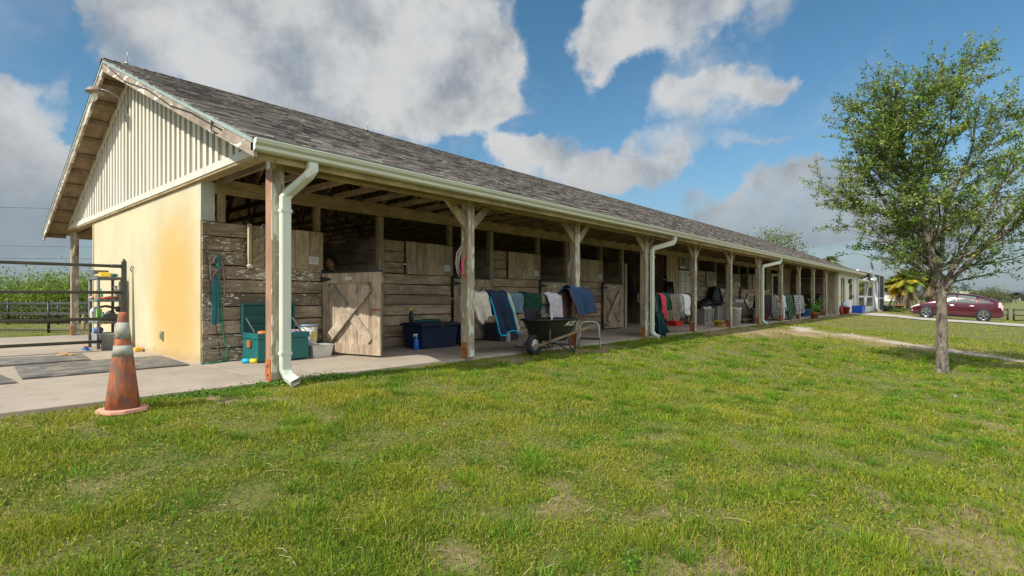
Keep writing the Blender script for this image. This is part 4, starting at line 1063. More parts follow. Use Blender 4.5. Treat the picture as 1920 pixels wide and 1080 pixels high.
tag(MB().box(2.195,2.265,12.24,12.30,.056,.075).build('brush_clip', M('orange_plastic', (.8,.18,.03), .5), bevel=.004), 'orange block sitting on the blue scrub brush', 'block')
tag(MB().box(2.72,2.84,11.18,11.32,0,.075).build('yellow_sponge', M('yellow_sponge', (.75,.42,.07), .9), bevel=.02), 'yellow sponge block on the floor at the foot of the yellow wall', 'sponge')
tag(MB().blob((2.34,13.06,.48),(.04,.06,.16),10,8,.12).build('fly_mask', M('tan_mask', (.30,.24,.12), .9)), 'tan brown bag hanging on the left leg of the shelf rack', 'bag')
MBb = MB().tube([(2.85,11.76,1.52),(2.80,11.76,1.53),(2.79,11.76,1.47),(2.81,11.76,1.44)], .008, 6); tag(MBb.build('wall_hook', m_hinge), 'small black hook on the yellow wall right of the pipe fence post', 'hook')
# ---- halter and lead ropes by the corner
m_strap = M('mauve_strap', (.34,.24,.25), .8); m_teal = M('teal_rope', (.02,.22,.18), .7)
def ribbon(b, pts, w, t=.006, up=(0,1,0)):
    for p, q in zip(pts[:-1], pts[1:]): b.bar(p, q, w, t, up=up)
    return b
yh = 8.45
h = thing('halter', 'worn mauve horse halter hanging on the plank wall near the corner', 'halter', (3.13,yh,1.0))
def HP(px, py): return tuple(YP(px, yh, py))
b = MB(); b.tube([HP(400,494),HP(403,483),HP(409,480),HP(414,486),HP(416,496),HP(419,515),HP(421,526)], .011, 6)
b.tube([HP(400,494),HP(395,492),HP(394,510),HP(395,524),HP(407,527),HP(421,530)], .011, 6).tube([HP(395,524),HP(403,511),HP(412,503),HP(416,496)], .012, 6).tube([HP(420,500),HP(415,489),HP(421,491)], .010, 6)
b.tube([HP(421,526),HP(421,545),HP(419,575)], .009, 6); b.build('halter_straps', m_strap, h)
MB().tube([HP(407,478),HP(409,488),HP(412,496),HP(409,503),HP(406,494)], .022, 8).build('rope_knot', m_teal, h)
g_ = thing('lead_rope', 'green lead rope hanging from the halter down to the slab', 'lead rope', (3.2,yh,0))
MB().tube([HP(411,500),HP(413,540),HP(416,590),HP(420,635),HP(427,655),HP(424,672),HP(416,678)], .010, 6).build('rope', M('green_rope', (.02,.26,.12), .7), g_)
w_ = thing('folded_lead', 'folded teal webbing strap hanging beside the green lead rope', 'strap', (3.1,yh,.5))
b = MB(); ribbon(b, [HP(403,520),HP(401,560),HP(400,608)], .05, .02); ribbon(b, [HP(408,520),HP(408,575),HP(409,606)], .04, .02); b.build('webbing', M('teal_webbing', (.03,.16,.19), .8), w_)
MB().tube([HP(404,530),HP(407,534),HP(404,538)], .008, 6).build('buckle', m_chrome, w_)
cdt = thing('thin_rope', 'thin dark cord hanging down the plank wall at the corner', 'cord', (2.95,8.45,0)); MB().tube([HP(384,456),HP(386,466),HP(390,500),HP(396,560),HP(405,610),HP(411,650),HP(415,677),HP(417,682)], .006, 6).build('rope_strand', m_black, cdt)
tag(MB().tube([(2.86,8.36,.012),(2.95,8.33,.012),(3.06,8.38,.012),(3.2,8.42,.012)], .012, 8).tube([(2.83,8.36,.014),(2.87,8.36,.014)], .018, 8).build('garden_hose', M('green_hose', (.02,.2,.10), .45)), 'short green hose end on the slab at the barn corner', 'hose')
tag(MB().tube([YP(488,8.37,428),YP(494,8.36,420),YP(499,8.36,426),YP(499,8.36,446),YP(494,8.36,452),YP(490,8.37,444)], .009, 8).build('metal_ring', m_steel), 'grey metal ring hanging on the first window shutter behind the porch post', 'ring')
# white rag on the shutter corner
tag(MB().blob(tuple(YP(470,8.38,499)),(.05,.015,.025),10,6,.35).build('cobweb_rag', m_offw), 'frayed off white rag at the lower corner of the first shutter', 'rag')
# ---- teal tool chest
m_tc = M('teal_steel_paint', (.012,.135,.125), .42, amt=.12, sc=3, dirt=((.12,.14,.11), 9, .66)); m_tc2 = M('teal_lid_inside', (.008,.10,.09), .5, amt=.1)
t = thing('tool_chest', 'large open teal steel tool chest against the peeling planks', 'tool chest', (3.8,8.1,0))
cx0, cx1, cy0, cy1 = 3.42, 4.20, 7.88, 8.42
MB().box(cx0,cx1,cy0,cy1,.02,.34).box(cx0-.012,cx1+.012,cy0-.015,cy0+.01,.345,.43).box(cx0-.012,cx0+.01,cy0+.011,cy1,.345,.43).box(cx1-.01,cx1+.012,cy0+.011,cy1,.345,.43).box(cx0+.011,cx1-.011,cy1-.02,cy1,.345,.43).build('chest_body', m_tc, t, bevel=.006)
b = MB().box(cx0-.02,cx1+.02,8.425,8.445,.40,.87).box(cx0-.02,cx0+.01,8.36,8.424,.40,.87).box(cx1-.01,cx1+.02,8.36,8.424,.40,.87).box(cx0+.011,cx1-.011,8.37,8.424,.84,.87)
for z in (.56,.70): b.box(cx0+.012,cx1-.012,8.40,8.424,z,z+.03)
l = b.build('chest_lid', m_tc2, t, bevel=.004)
MB().box(cx0+.34,cx0+.42,8.392,8.399,.66,.73).build('latch_plate', m_steel, l)
for x in (cx0+.03, cx1-.03): MB().bar((x,8.06,.44),(x,8.38,.66),.012,.012).build('lid_stay', m_steel, t)
MB().box(cx0-.03,cx0-.001,8.08,8.2,.22,.32).build('handle', m_rust, t, bevel=.004)
for k, (x, y, c_, nm) in enumerate([(3.60,8.1,(.62,.2,.05),'orange brush among the tools at the left of the open teal chest'),(3.72,8.0,(.7,.66,.55),'cream round item in the middle of the open teal chest'),(4.02,8.05,(.35,.22,.5),'purple brush heaped at the right of the open teal chest'),(4.1,8.15,(.6,.5,.55),'pale pink item behind the purple brush in the teal chest')]):
    tag(MB().blob((x,y,.42),(.1,.07,.035),9,6,.2).build('grooming_item', M('item_plastic', c_, .6)), nm, 'grooming item')
MB().box(cx0+.015,cx1-.015,cy0+.015,cy1-.025,.33,.39).build('tray', m_black, t)
t = thing('spray_can', 'small blue and yellow bottle lying on the slab at the foot of the teal chest', 'bottle', (3.30,7.95,0))
MB().tube([(3.27,8.05,.035),(3.35,7.97,.035)], .035, 14).build('can_body', M('bright_blue_plastic', (.02,.36,.55), .35), t)
MB().tube([(3.351,7.969,.035),(3.42,7.90,.035)], .033, 14).build('can_label', M('bright_yellow_plastic', (.85,.58,.03), .4), t)
# bucket on a storage bin
t = thing('storage_bin', 'dusty clear plastic storage bin between the teal chest and the open stall door', 'bin', (4.47,8.05,0))
MB().taper((4.46,8.08,0),.30,.30,.36,.36,.19).build('bin_body', m_offw, t)
MB().taper((4.46,8.08,.188),.38,.38,.38,.38,.015).build('rim', M('dirty_white_rim', (.5,.55,.56), .5), t)
t = thing('feed_bucket', 'white bucket with blue rim and yellow label standing behind the storage bin', 'bucket', (4.50,8.32,.02))
MB().lathe([(.12,0),(.148,.46),(.142,.46),(.115,.02),(0,.02)], (4.44,8.34,.04), 22).build('bucket_body', m_offw, t)
MB().lathe([(.15,.445),(.158,.45),(.158,.475),(.148,.478)], (4.44,8.34,.04), 22).build('rim', M('blue_grey_rim', (.26,.32,.44), .5), t)
b = MB(); vs = []
for zz in (.22,.36):
    for k in range(6):
        a = -PI/2-.2+.14*k; r = .135+.0065*(zz/.08); vs.append((4.44+r*math.cos(a), 8.34+r*math.sin(a), .04+zz))
b.add(vs, [(k,k+1,k+7,k+6) for k in range(5)]); b.build('label', M('yellow_label', (.62,.52,.18), .7, amt=.3), t)
# ---- person in the first stall
def person(x, y, z0, rz):
    t = thing('person', 'person with dark tied back hair behind the open first stall door, only the head showing', 'person', (0,0,0))
    me = bpy.data.meshes.new('body'); J = [(0,0,.93),(0,.01,1.08),(0,.0,1.25),(0,-.02,1.40),(0,-.04,1.47),(0,-.05,1.53),
         (-.17,0,1.37),(-.22,.02,1.12),(-.2,-.12,.92),(-.19,-.18,.84),(.17,0,1.37),(.22,.02,1.12),(.2,-.12,.92),(.19,-.18,.84),
         (-.09,0,.86),(-.1,-.02,.47),(-.1,.03,.08),(-.1,-.11,.04),(.09,0,.86),(.1,-.02,.47),(.1,.03,.08),(.1,-.11,.04)]
    E = [(0,1),(1,2),(2,3),(3,4),(4,5),(3,6),(6,7),(7,8),(8,9),(3,10),(10,11),(11,12),(12,13),(0,14),(14,15),(15,16),(16,17),(0,18),(18,19),(19,20),(20,21)]
    RR = [.14,.125,.14,.10,.055,.055,.06,.045,.035,.035,.06,.045,.035,.035,.085,.06,.045,.035,.085,.06,.045,.035]
    me.from_pydata(J, E, []); o = bpy.data.objects.new('body', me); COL.objects.link(o); o.parent = t
    m = o.modifiers.new('Skin', 'SKIN'); 
    if not me.skin_vertices: bpy.context.view_layer.objects.active = o
    sk = me.skin_vertices[0].data if me.skin_vertices else None
    if sk:
        for i, r in enumerate(RR): sk[i].radius = (r, r*.85)
        sk[0].use_root = True
    s = o.modifiers.new('Sub', 'SUBSURF'); s.levels = 1; s.render_levels = 2
    me.materials.append(M('dark_shirt', (.03,.03,.035), .9))
    hm = MB().blob((0,-.06,1.63),(.078,.098,.115),18,14).blob((0,-.155,1.615),(.014,.022,.02),8,6).blob((-.077,-.05,1.62),(.012,.022,.032),8,6).blob((.077,-.05,1.62),(.012,.022,.032),8,6)
    hm.tube([(-.028,-.152,1.572),(0,-.158,1.570),(.028,-.152,1.572)], .006, 6)
    hm.tube([(0,-.03,1.46),(0,-.045,1.57)], [.058,.052], 12)
    hm.build('head', M('skin', (.50,.24,.15), .6, amt=.05), t)
    MB().blob((-.03,-.145,1.635),(.014,.010,.008),8,6).blob((.03,-.145,1.635),(.014,.010,.008),8,6).build('eyes', m_black, t)
    MB().blob((0,-.035,1.66),(.088,.100,.108),18,12,.02).blob((0,.075,1.67),(.05,.05,.05),12,9,.06).build('hair', M('dark_hair', (.022,.014,.011), .6, st=(1,1,.3)), t)
    place(t, (x,y,z0), rz)
    return t
person(5.50, 9.40, .0, math.radians(-75))
# ---- navy chest and neighbours
m_nv = M('navy_plastic', (.012,.025,.065), .45, amt=.2, dirt=((.05,.06,.09), 8, .66))
t = thing('storage_chest', 'closed navy blue storage chest beneath the second window shutter', 'chest', (6.75,7.95,0))
MB().taper((6.75,7.97,0),.82,.52,.9,.6,.42,.02).build('chest_body', m_nv, t, bevel=.008)
MB().box(6.27,7.23,7.63,8.31,.425,.47).box(6.3,7.2,7.66,8.28,.471,.485).build('chest_lid', m_nv, t, bevel=.01)
MB().box(6.70,6.80,7.615,7.629,.39,.46).build('latch', m_hinge, t)
bottle(6.40,8.12,.486,.26,.045,(.02,.025,.03),'black spray bottle with yellow nozzle standing on the navy chest',(.85,.65,.02),True,'spray_bottle','spray bottle')
bottle(6.22,7.75,0,.28,.05,(.02,.14,.6),'blue spray bottle with white nozzle on the slab beside the navy chest',(.6,.62,.6),True,'spray_bottle','spray bottle')
b = MB(); pr_ = None
pts_ = [(6.62+.26*math.sin(a*1.0)+.05*math.sin(3*a), 7.9+.10*math.cos(a*1.3), 0.505+.0005*k) for k, a in enumerate(np.linspace(0, 9.5, 60))]
tag(b.tube(pts_, .018, 7).build('coiled_lead', M('dark_teal_rope', (.008,.10,.09), .8)), 'dark teal rope coiled on top of the navy chest', 'rope')
t = thing('wheeled_cooler', 'narrow dark blue wheeled box with orange top beside the navy chest', 'cooler', (7.42,7.82,0))
MB().box(7.30,7.52,7.72,7.98,.03,.41).build('cooler_body', M('dark_blue_plastic', (.02,.03,.10), .45), t, bevel=.015)
MB().box(7.32,7.50,7.76,7.94,.412,.455).build('top', M('orange_top', (.7,.2,.02), .5), t, bevel=.012)
MB().tube([(7.27,7.70,.075),(7.31,7.70,.075)], .075, 18).build('wheel', m_rubber, t)
MB().box(7.36,7.43,7.712,7.719,.20,.33).build('label', m_paper, t)
MB().box(7.385,7.40,7.705,7.711,.12,.20).build('red_pull', M('red_plastic', (.5,.02,.02), .4), t)
tag(MB().lathe([(.035,0),(.04,.13),(0,.135)], (7.38,7.62,0), 12).build('wood_cup', M('tan_cup', (.35,.2,.1), .7)), 'small tan cup on the slab in front of the wheeled box', 'cup')
# ---- halters hanging on the posts
def halter_on(xp, yy, zt, mat1, label, zl=.55, col2=None):
    t = thing('hanging_halter', label, 'halter', (xp,yy,zt-zl))
    b = MB()
    b.tube([(xp,yy,zt),(xp-.07,yy-.005,zt-.10),(xp-.15,yy,zt-.20),(xp-.17,yy,zt-.36),(xp-.14,yy,zt-.50),(xp-.09,yy,zt-.58)], [.010,.016,.014,.016,.012,.006], 8)
    b.tube([(xp-.01,yy+.01,zt-.05),(xp-.10,yy+.01,zt-.25),(xp-.12,yy+.01,zt-.42),(xp-.05,yy+.01,zt-.54)], [.014,.018,.016,.007], 8)
    b.build('straps', mat1, t)
    if col2: MB().tube([(xp-.02,yy-.02,zt-.25),(xp-.06,yy-.025,zt-.36),(xp-.05,yy-.02,zt-.48),(xp-.0,yy-.02,zt-.56)], .014, 8).build('nose_band', col2, t)
    MB().tube([(xp-.045,yy-.02,zt-.16),(xp-.03,yy-.03,zt-.19),(xp-.015,yy-.02,zt-.16)], .006, 6).tube([(xp-.05,yy-.02,zt-.50),(xp-.035,yy-.03,zt-.53),(xp-.02,yy-.02,zt-.50)], .006, 6).build('buckle', M('brass', (.6,.32,.1), .35, .8), t)
halter_on(5.84, 6.09, 1.85, M('grey_pink_webbing', (.33,.24,.22), .8), 'dusty pink halter with bright pink band hanging on the second porch post', .6, M('hot_pink_band', (.75,.06,.15), .6))
halter_on(8.85, 6.09, 1.82, M('grey_brown_webbing', (.2,.16,.15), .8), 'grey brown halter with brass buckles hanging on the third porch post', .6)
# ================================================================ draped blankets
def drape(x0, x1, yr, zt, front, back, mat, label, name='horse_blanket', cat='blanket', r=.085, skew=0, fold=.025, kf=2.2, ph=0, trim=None, out=.0, irr=.06, group=None, nu=22, nv=34, solid=.012, taper=0, seed=0, tr=.009):
    rs = np.random.default_rng(seed+int(x0*100)); gg = VN(seed+int(x0*37)+3, 64)
    L1 = back; L2 = PI*r; L3 = front; tot = L1+L2+L3; vs = []
    for i in range(nu+1):
        u = i/nu
        fl = front*(1+irr*(math.sin(u*5+ph)+1.2*(float(gg(u*3, 1.2))-.5)))
        for j in range(nv+1):
            s = j/nv*(L1+L2+fl)
            if s < L1: y = yr+r; z = zt-r-(L1-s); dwn = (L1-s)
            elif s < L1+L2:
                a = (s-L1)/r; y = yr+r*math.cos(a); z = zt-r+r*math.sin(a); dwn = 0
            else: dwn = s-L1-L2; y = yr-r; z = zt-r-dwn
            k = min(dwn/.35, 1.2)
            w = math.sin(2*PI*kf*u+ph)+.5*math.sin(2*PI*kf*2.3*u+ph*2+dwn*3)+1.4*(float(gg(u*5, dwn*4))-.5)
            sg = -1 if s > L1+L2*.5 else 1
            wr = math.sin(u*19+dwn*14+ph)*.005+(float(gg(u*11+3, dwn*9))-.5)*.024
            y += sg*(fold*1.35*w*k+out*dwn+wr*(.4+k))
            z += .02*(float(gg(u*5+9, s*4))-.5)*2*(1.3 if k < .4 else .6)
            uu = .5+(u-.5)*(1-taper*min(dwn/.6, 1))
            x = x0+(x1-x0)*uu+(skew*dwn if sg < 0 else 0)+.012*math.sin(dwn*9+ph)
            vs.append((x, y, z))
    fs = [(i*(nv+1)+j, (i+1)*(nv+1)+j, (i+1)*(nv+1)+j+1, i*(nv+1)+j+1) for i in range(nu) for j in range(nv)]
    zb = min(v[2] for v in vs)
    if trim is None:
        o = MB().add(vs, fs, True).build(name, mat, None, solid=solid); return tag(o, label, cat, group)
    t = thing(name, label, cat, ((x0+x1)/2, yr, zb), group)
    MB().add(vs, fs, True).build('cloth', mat, t, solid=solid)
    jm = nv//2
    edge = [vs[0*(nv+1)+j] for j in range(jm, nv+1)]+[vs[i*(nv+1)+nv] for i in range(1, nu+1)]+[vs[nu*(nv+1)+j] for j in range(nv-1, jm-1, -1)]
    MB().tube(edge, tr, 6).build('trim', trim, t)
    t['_'] = 0; del t['_']
    return t
def rack(xa, xb, y, z, label):
    t = thing('blanket_rail', label, 'rail', ((xa+xb)/2, y, z), 'blanket rails between the porch posts')
    MB().box(xa, xb, y-.05, y+.05, z-.16, z).build('rail', m_rack, t, bevel=.006)
    return t
yr = 6.22
rack(6.02, 8.84, yr, 1.0, 'mossy timber blanket rail between the second and third porch posts')
drape(6.0, 6.42, yr, 1.06, .36, .3, cloth('beige_knit', (.56,.49,.42)), 'plain beige blanket hanging right beside the second porch post', skew=.35, taper=.25, fold=.03, kf=1.5, r=.11, irr=.25)
cy = cloth('cyan_binding', (.02,.35,.62)); nv_ = cloth('navy_cloth', (.018,.03,.06))
t = drape(6.42, 6.86, yr-.03, 1.07, .62, .3, nv_, 'navy blanket with bright cyan edging and a beige lining showing', skew=.42, fold=.022, kf=1.2, r=.115, trim=cy, tr=.015, ph=1)
tag(drape(6.86, 6.98, yr-.025, 1.05, .58, .2, cloth('beige_lining', (.5,.42,.3)), 'beige lining edge of the cyan edged blanket', skew=.40, fold=.012, kf=.6, r=.108, trim=cy, tr=.012), 'narrow beige strip of cloth folded out beside the navy and cyan blanket', 'blanket')
drape(6.85, 7.38, yr+.01, 1.06, .30, .3, cloth('slate_blue_cloth', (.10,.16,.19)), 'slate blue blanket folded between the navy one and the dark green one', skew=.2, fold=.035, kf=1.4, r=.10, ph=2, taper=.2)
drape(7.36, 7.86, yr, 1.065, .30, .3, cloth('bottle_green_cloth', (.008,.045,.028)), 'smooth dark bottle green blanket in the middle of the rail', fold=.012, kf=.7, r=.11, ph=.5)
drape(7.30, 7.74, yr-.07, .80, .27, .05, cloth('black_nylon', (.018,.018,.02), rough=.6), 'black bag like cover bulging below the dark green blanket', 'blanket_bag', 'bag', r=.07, fold=.03, kf=.8, taper=.3, skew=.05)
drape(8.02, 8.46, yr-.02, 1.05, .42, .3, cloth('pale_lavender_knit', (.52,.48,.52)), 'pale lavender blanket with dark binding near the third porch post', trim=cloth('dark_binding', (.03,.03,.05)), fold=.028, kf=1.3, r=.105, skew=.22, ph=1.2, tr=.007)
drape(8.36, 8.62, yr-.06, .63, .10, .02, cloth('striped_lavender', (.5,.46,.5), plaid=(.04,.04,.08), scale=9), 'small folded striped cloth below the pale lavender blanket', 'folded_cloth', 'cloth', r=.05, fold=.015, skew=.1)
drape(8.50, 8.88, yr, 1.06, .50, .3, cloth('brown_cloth', (.09,.045,.03)), 'dark brown blanket beside the third porch post', fold=.03, kf=1, r=.10, trim=cloth('tan_edge', (.4,.36,.3)), tr=.008)
drape(8.52, 9.32, yr-.16, 1.14, .38, .22, cloth('denim_blue_cloth', (.035,.07,.14)), 'bulky denim blue blanket with dark red edging heaped by the third post', r=.14, fold=.035, kf=1.1, skew=.32, ph=.7, trim=cloth('maroon_binding', (.22,.02,.05)), tr=.010, taper=.2, out=.05)
# things behind the first rack
tk = thing('charcoal_box', 'charcoal plastic box on the slab under the green blanket', 'storage box', (8.95,8.1,0)); MB().taper((8.95,8.1,0),.62,.45,.66,.5,.36).build('box_body', M('charcoal_plastic', (.025,.028,.04), .5), tk); MB().box(8.62,9.28,7.85,8.36,.362,.40).build('lid', m_black, tk)
MB().box(8.66,8.78,7.83,7.845,.25,.33).build('latch', m_ink, tk)
bottle(8.62,7.62,0,.29,.05,(.50,.50,.54),'pale grey squeeze bottle standing in front of the charcoal box',(.3,.3,.38))
bottle(9.55,8.3,.72,.2,.045,(.5,.5,.55),'white spray bottle seen over the wheelbarrow behind the blanket rail',(.06,.1,.2),True) if False else None
tag(MB().box(9.25,9.60,8.40,8.44,.45,.90).box(9.66,9.8,8.40,8.43,.45,.95).build('feed_board', m_offw), 'pale board leaning on the stall wall behind the wheelbarrow', 'board')
tag(MB().bar((9.42,8.33,.95),(9.40,8.33,.35),.03,.03).bar((9.75,8.33,1.0),(9.75,8.33,.35),.035,.03).build('dark_straps', m_black), 'dark straps hanging on the stall wall behind the wheelbarrow', 'straps')
# ================================================================ wheelbarrow
m_tub = M('dark_green_black_poly', (.016,.018,.014), .38, amt=.12, sc=3); m_brn = M('brown_rusted_iron', (.17,.09,.055), .8, amt=.3); m_hand = wood('handle_wood', (.36,.25,.16), (.18,.115,.07), (.35,2,2), knots=False)
t = thing('wheelbarrow', 'black wheelbarrow with wooden handles and white lettering in front of the blanket rail', 'wheelbarrow', (7.7,5.75,-.06))
def gzz(x, y): return float(gz(x, y))
wx_, wy_, wz_ = 7.32, 5.86, gzz(7.32, 5.86)+.185
MB().lathe([(.10,-.03),(.13,-.05),(.172,-.048),(.186,-.02),(.186,.02),(.172,.048),(.13,.05),(.10,.03),(.10,-.03)], (wx_,wy_,wz_), 26, M=Matrix.Rotation(PI/2, 4, 'X'), cap=False).build('tyre', m_rubber, t)
MB().lathe([(.03,-.04),(.10,-.028),(.10,.028),(.03,.04)], (wx_,wy_,wz_), 20, M=Matrix.Rotation(PI/2, 4, 'X')).build('wheel_rim', m_offw, t)
for s, y_a, y_b in ((-1,5.70,5.46),(1,6.0,6.16)): MB().bar((7.06,y_a,.10),(8.68,y_b,.44),.038,.045).build('handle', m_hand, t, bevel=.005)
MB().bar((7.02,5.69,.105),(7.02,6.02,.105),.03,.04).build('front_bar', m_hinge, t)
# tub: rim outline over a smaller floor
rim = [(7.18,5.86,.57),(7.23,5.62,.575),(7.36,5.50,.58),(7.95,5.43,.58),(8.14,5.47,.585),(8.19,5.62,.585),(8.19,6.0,.585),(8.14,6.14,.585),(7.95,6.18,.58),(7.36,6.14,.58),(7.23,6.06,.575)]
flo = [(7.42,5.86,.20),(7.44,5.72,.20),(7.52,5.66,.19),(7.9,5.62,.19),(7.98,5.64,.19),(8.02,5.72,.19),(8.02,5.94,.19),(7.98,6.0,.19),(7.9,6.02,.19),(7.52,6.0,.19),(7.44,5.97,.20)]
b = MB(); n = len(rim); rings = [flo]
for f in (.15,.5,.85,1.0): rings.append([tuple(Vector(a_)*(1-f)+Vector(c_)*f+Vector((0,0,.0))) for a_, c_ in zip(flo, rim)])
cc_ = Vector((7.62,5.83,0))
lip = [tuple(Vector(c_)+(Vector((c_[0],c_[1],0))-cc_).normalized()*.03) for c_ in rim]; lip2 = [(x, y, z-.02) for x, y, z in lip]
rings += [lip, lip2]
vs = [v for rg in rings for v in rg]; fs = [tuple(reversed(range(n)))]
for k in range(len(rings)-1):
    for i in range(n): j = (i+1) % n; fs.append((k*n+i, k*n+j, (k+1)*n+j, (k+1)*n+i))
b.add(vs, fs, True); b.build('tub', m_tub, t, solid=.008)
for p, q in (((7.46,5.62,.12),(7.42,5.585,.42)),((7.46,6.06,.12),(7.42,6.08,.42))): MB().bar(p, q, .028, .018).build('tub_brace', m_brn, t)
for y_ in (5.58, 6.10):
    MB().tube([(8.22,y_,.32),(8.16,y_,gzz(8.16,y_)),(7.86,y_,.05),(7.55,y_,.17)], .014, 8).build('leg', m_black, t)
    MB().tube([(7.95,y_,.26),(8.02,y_,.06),(8.16,y_,gzz(8.16,y_)+.02)], .012, 8).build('leg_strut', m_black, t)
MB().tube([(8.02,5.58,.10),(8.02,6.10,.10)], .012, 8).build('cross_bar', m_black, t)
def text(body, size, mat, Mx, parent, name='lettering', shear=.25, ext=.0015, bold=.0):
    cu = bpy.data.curves.new(name, 'FONT'); cu.body = body; cu.size = size; cu.align_x = 'CENTER'; cu.align_y = 'CENTER'; cu.extrude = ext; cu.shear = shear; cu.offset = bold
    o = bpy.data.objects.new('tmp', cu); COL.objects.link(o); dg = bpy.context.evaluated_depsgraph_get(); me = bpy.data.meshes.new_from_object(o.evaluated_get(dg)); bpy.data.objects.remove(o)
    me.name = name; me.transform(Mx); off = Vector(); p = parent
    while p is not None: off += p.location; p = p.parent
    me.transform(Matrix.Translation(-off)); me.materials.clear(); me.materials.append(mat)
    ob = bpy.data.objects.new(name, me); COL.objects.link(ob); ob.parent = parent; return ob
# lettering lies on the near sloping tub side
p0 = Vector((7.98,5.42,.582)); p1 = Vector((7.9,5.62,.19)); up_ = (p0-p1).normalized(); xr = Vector((1,-.09,0)).normalized(); nrm = xr.cross(up_).normalized()
c_ = p1+(p0-p1)*.80+Vector((-.12,.015,0))+nrm*.014
Mx = Matrix(((xr.x,up_.x,nrm.x,c_.x),(xr.y,up_.y,nrm.y,c_.y),(xr.z,up_.z,nrm.z,c_.z),(0,0,0,1)))
text('ACE', .125, m_white, Mx, t, bold=.003)
# ---- step stool
drape(8.66, 9.22, yr-.10, 1.19, .26, .18, cloth('denim_blue_cloth2', (.04,.08,.155)), 'upper denim blue blanket bunched on top of the dark red edged one', r=.12, fold=.05, kf=1.6, skew=.5, ph=2.2, irr=.3, taper=.35, out=.12)
t = thing('step_stool', 'small folding step stool with cream arched frame and black step beside the wheelbarrow', 'step stool', (9.05,5.8,-.05))
m_st = M('cream_tube', (.60,.58,.5), .35, amt=.05)
A = [Vector((8.88,5.93,0)), Vector((9.10,5.60,0))]
top = [Vector((8.97,6.0,.33)), Vector((9.17,5.68,.33))]
a0, a1 = A; a0.z = gzz(a0.x, a0.y); a1.z = gzz(a1.x, a1.y)
h = [a0, top[0], top[0]+Vector((0,.0,.06)), top[0]+(top[1]-top[0])*.12+Vector((0,0,.125)), top[0]+(top[1]-top[0])*.3+Vector((0,0,.15)), top[0]+(top[1]-top[0])*.7+Vector((0,0,.15)), top[0]+(top[1]-top[0])*.88+Vector((0,0,.125)), top[1]+Vector((0,0,.06)), top[1], a1]
MB().tube(h, .012, 10).build('front_frame', m_st, t)
for a_, tp in zip(A, top):
    q = a_+Vector((.17,.12,0)); q.z = gzz(q.x, q.y); MB().tube([tp, q], .011, 8).build('rear_leg', m_st, t)
dv = (A[1]-A[0]).normalized(); nn = Vector((-dv.y, dv.x, 0))
b = MB(); mid = [A[0]+(top[0]-A[0])*.52, A[1]+(top[1]-A[1])*.52]
for zz in (.0, .028):
    pass
b.bar(mid[0]+nn*-.03, mid[1]+nn*-.03, .17, .028); b.build('step', m_rubber, t, bevel=.006)
tag(MB().tube([(8.33,5.95,.42),(8.42,5.93,.3),(8.36,5.9,.16),(8.38,5.9,.06)], .008, 6).build('hose_end', M('pale_blue_hose', (.1,.25,.42), .4)), 'short pale blue hose hanging behind the wheelbarrow tub', 'hose')
# ================================================================ second rail (P4-P5)
rack(12.0, 14.82, yr, 1.0, 'timber blanket rail between the fourth and fifth porch posts')
gr = cloth('dark_green_cloth', (.012,.075,.055)); 
drape(12.30, 12.74, yr-.02, 1.08, .75, .3, cloth('green_plaid', (.012,.07,.055), plaid=(.01,.02,.03), scale=7), 'dark green plaid blanket hanging almost to the ground behind the second downspout', r=.12, fold=.04, kf=1.3, skew=.15, irr=.15)
drape(12.1, 12.45, yr-.06, 1.02, .35, .1, cloth('grey_brown_cloth', (.12,.11,.1)), 'grey brown cloth peeping out beside the second downspout', 'saddle_cloth', 'cloth', r=.10, fold=.03)
drape(12.66, 12.98, yr-.08, 1.07, .52, .2, cloth('coral_towel', (.62,.07,.09)), 'coral pink towel hanging over the plaid blanket', 'towel', 'towel', r=.115, fold=.02, kf=.8, skew=.28, tr=.01)
drape(12.95, 13.5, yr, 1.09, .34, .3, gr, 'plain green blanket between the coral towel and the tan plaid blanket', r=.12, fold=.03, skew=.45, ph=2)
drape(13.35, 13.95, yr-.03, 1.07, .58, .3, cloth('tan_plaid', (.34,.27,.18), plaid=(.05,.07,.12), scale=7), 'tan checked blanket on the rail between the fourth and fifth posts', r=.115, fold=.03, skew=.3, kf=1.2, trim=cloth('tan_bind', (.45,.36,.25)))
drape(13.95, 14.2, yr-.01, 1.06, .35, .2, cloth('cream_cloth', (.5,.46,.4)), 'narrow cream cloth left of the white towel', 'cloth', 'cloth', r=.11, fold=.015, skew=.1)
drape(14.15, 14.62, yr-.04, 1.06, .45, .2, cloth('white_towel', (.70,.70,.72)), 'plain white towel near the fifth porch post', 'towel', 'towel', r=.11, fold=.02, kf=.7, skew=.18)
drape(14.58, 14.82, yr, 1.08, .65, .3, cloth('brown_leather_cloth', (.10,.055,.035)), 'dark brown blanket with tan top against the fifth porch post', r=.11, fold=.02, trim=cloth('tan_bind2', (.42,.32,.2)))
drape(12.42, 12.85, yr-.10, .58, .48, .1, cloth('green_black_nylon', (.012,.05,.045)), 'long green and black cover hanging to the ground below the plaid blanket', 'blanket', 'blanket', r=.10, fold=.05, kf=1.7, skew=.18, irr=.2)
drape(12.9, 13.05, yr-.08, .52, .46, .1, cloth('black_strap_cloth', (.02,.03,.035)), 'dark narrow cover hanging at the right of the long green one', 'blanket', 'blanket', r=.06, fold=.03, kf=1.1)
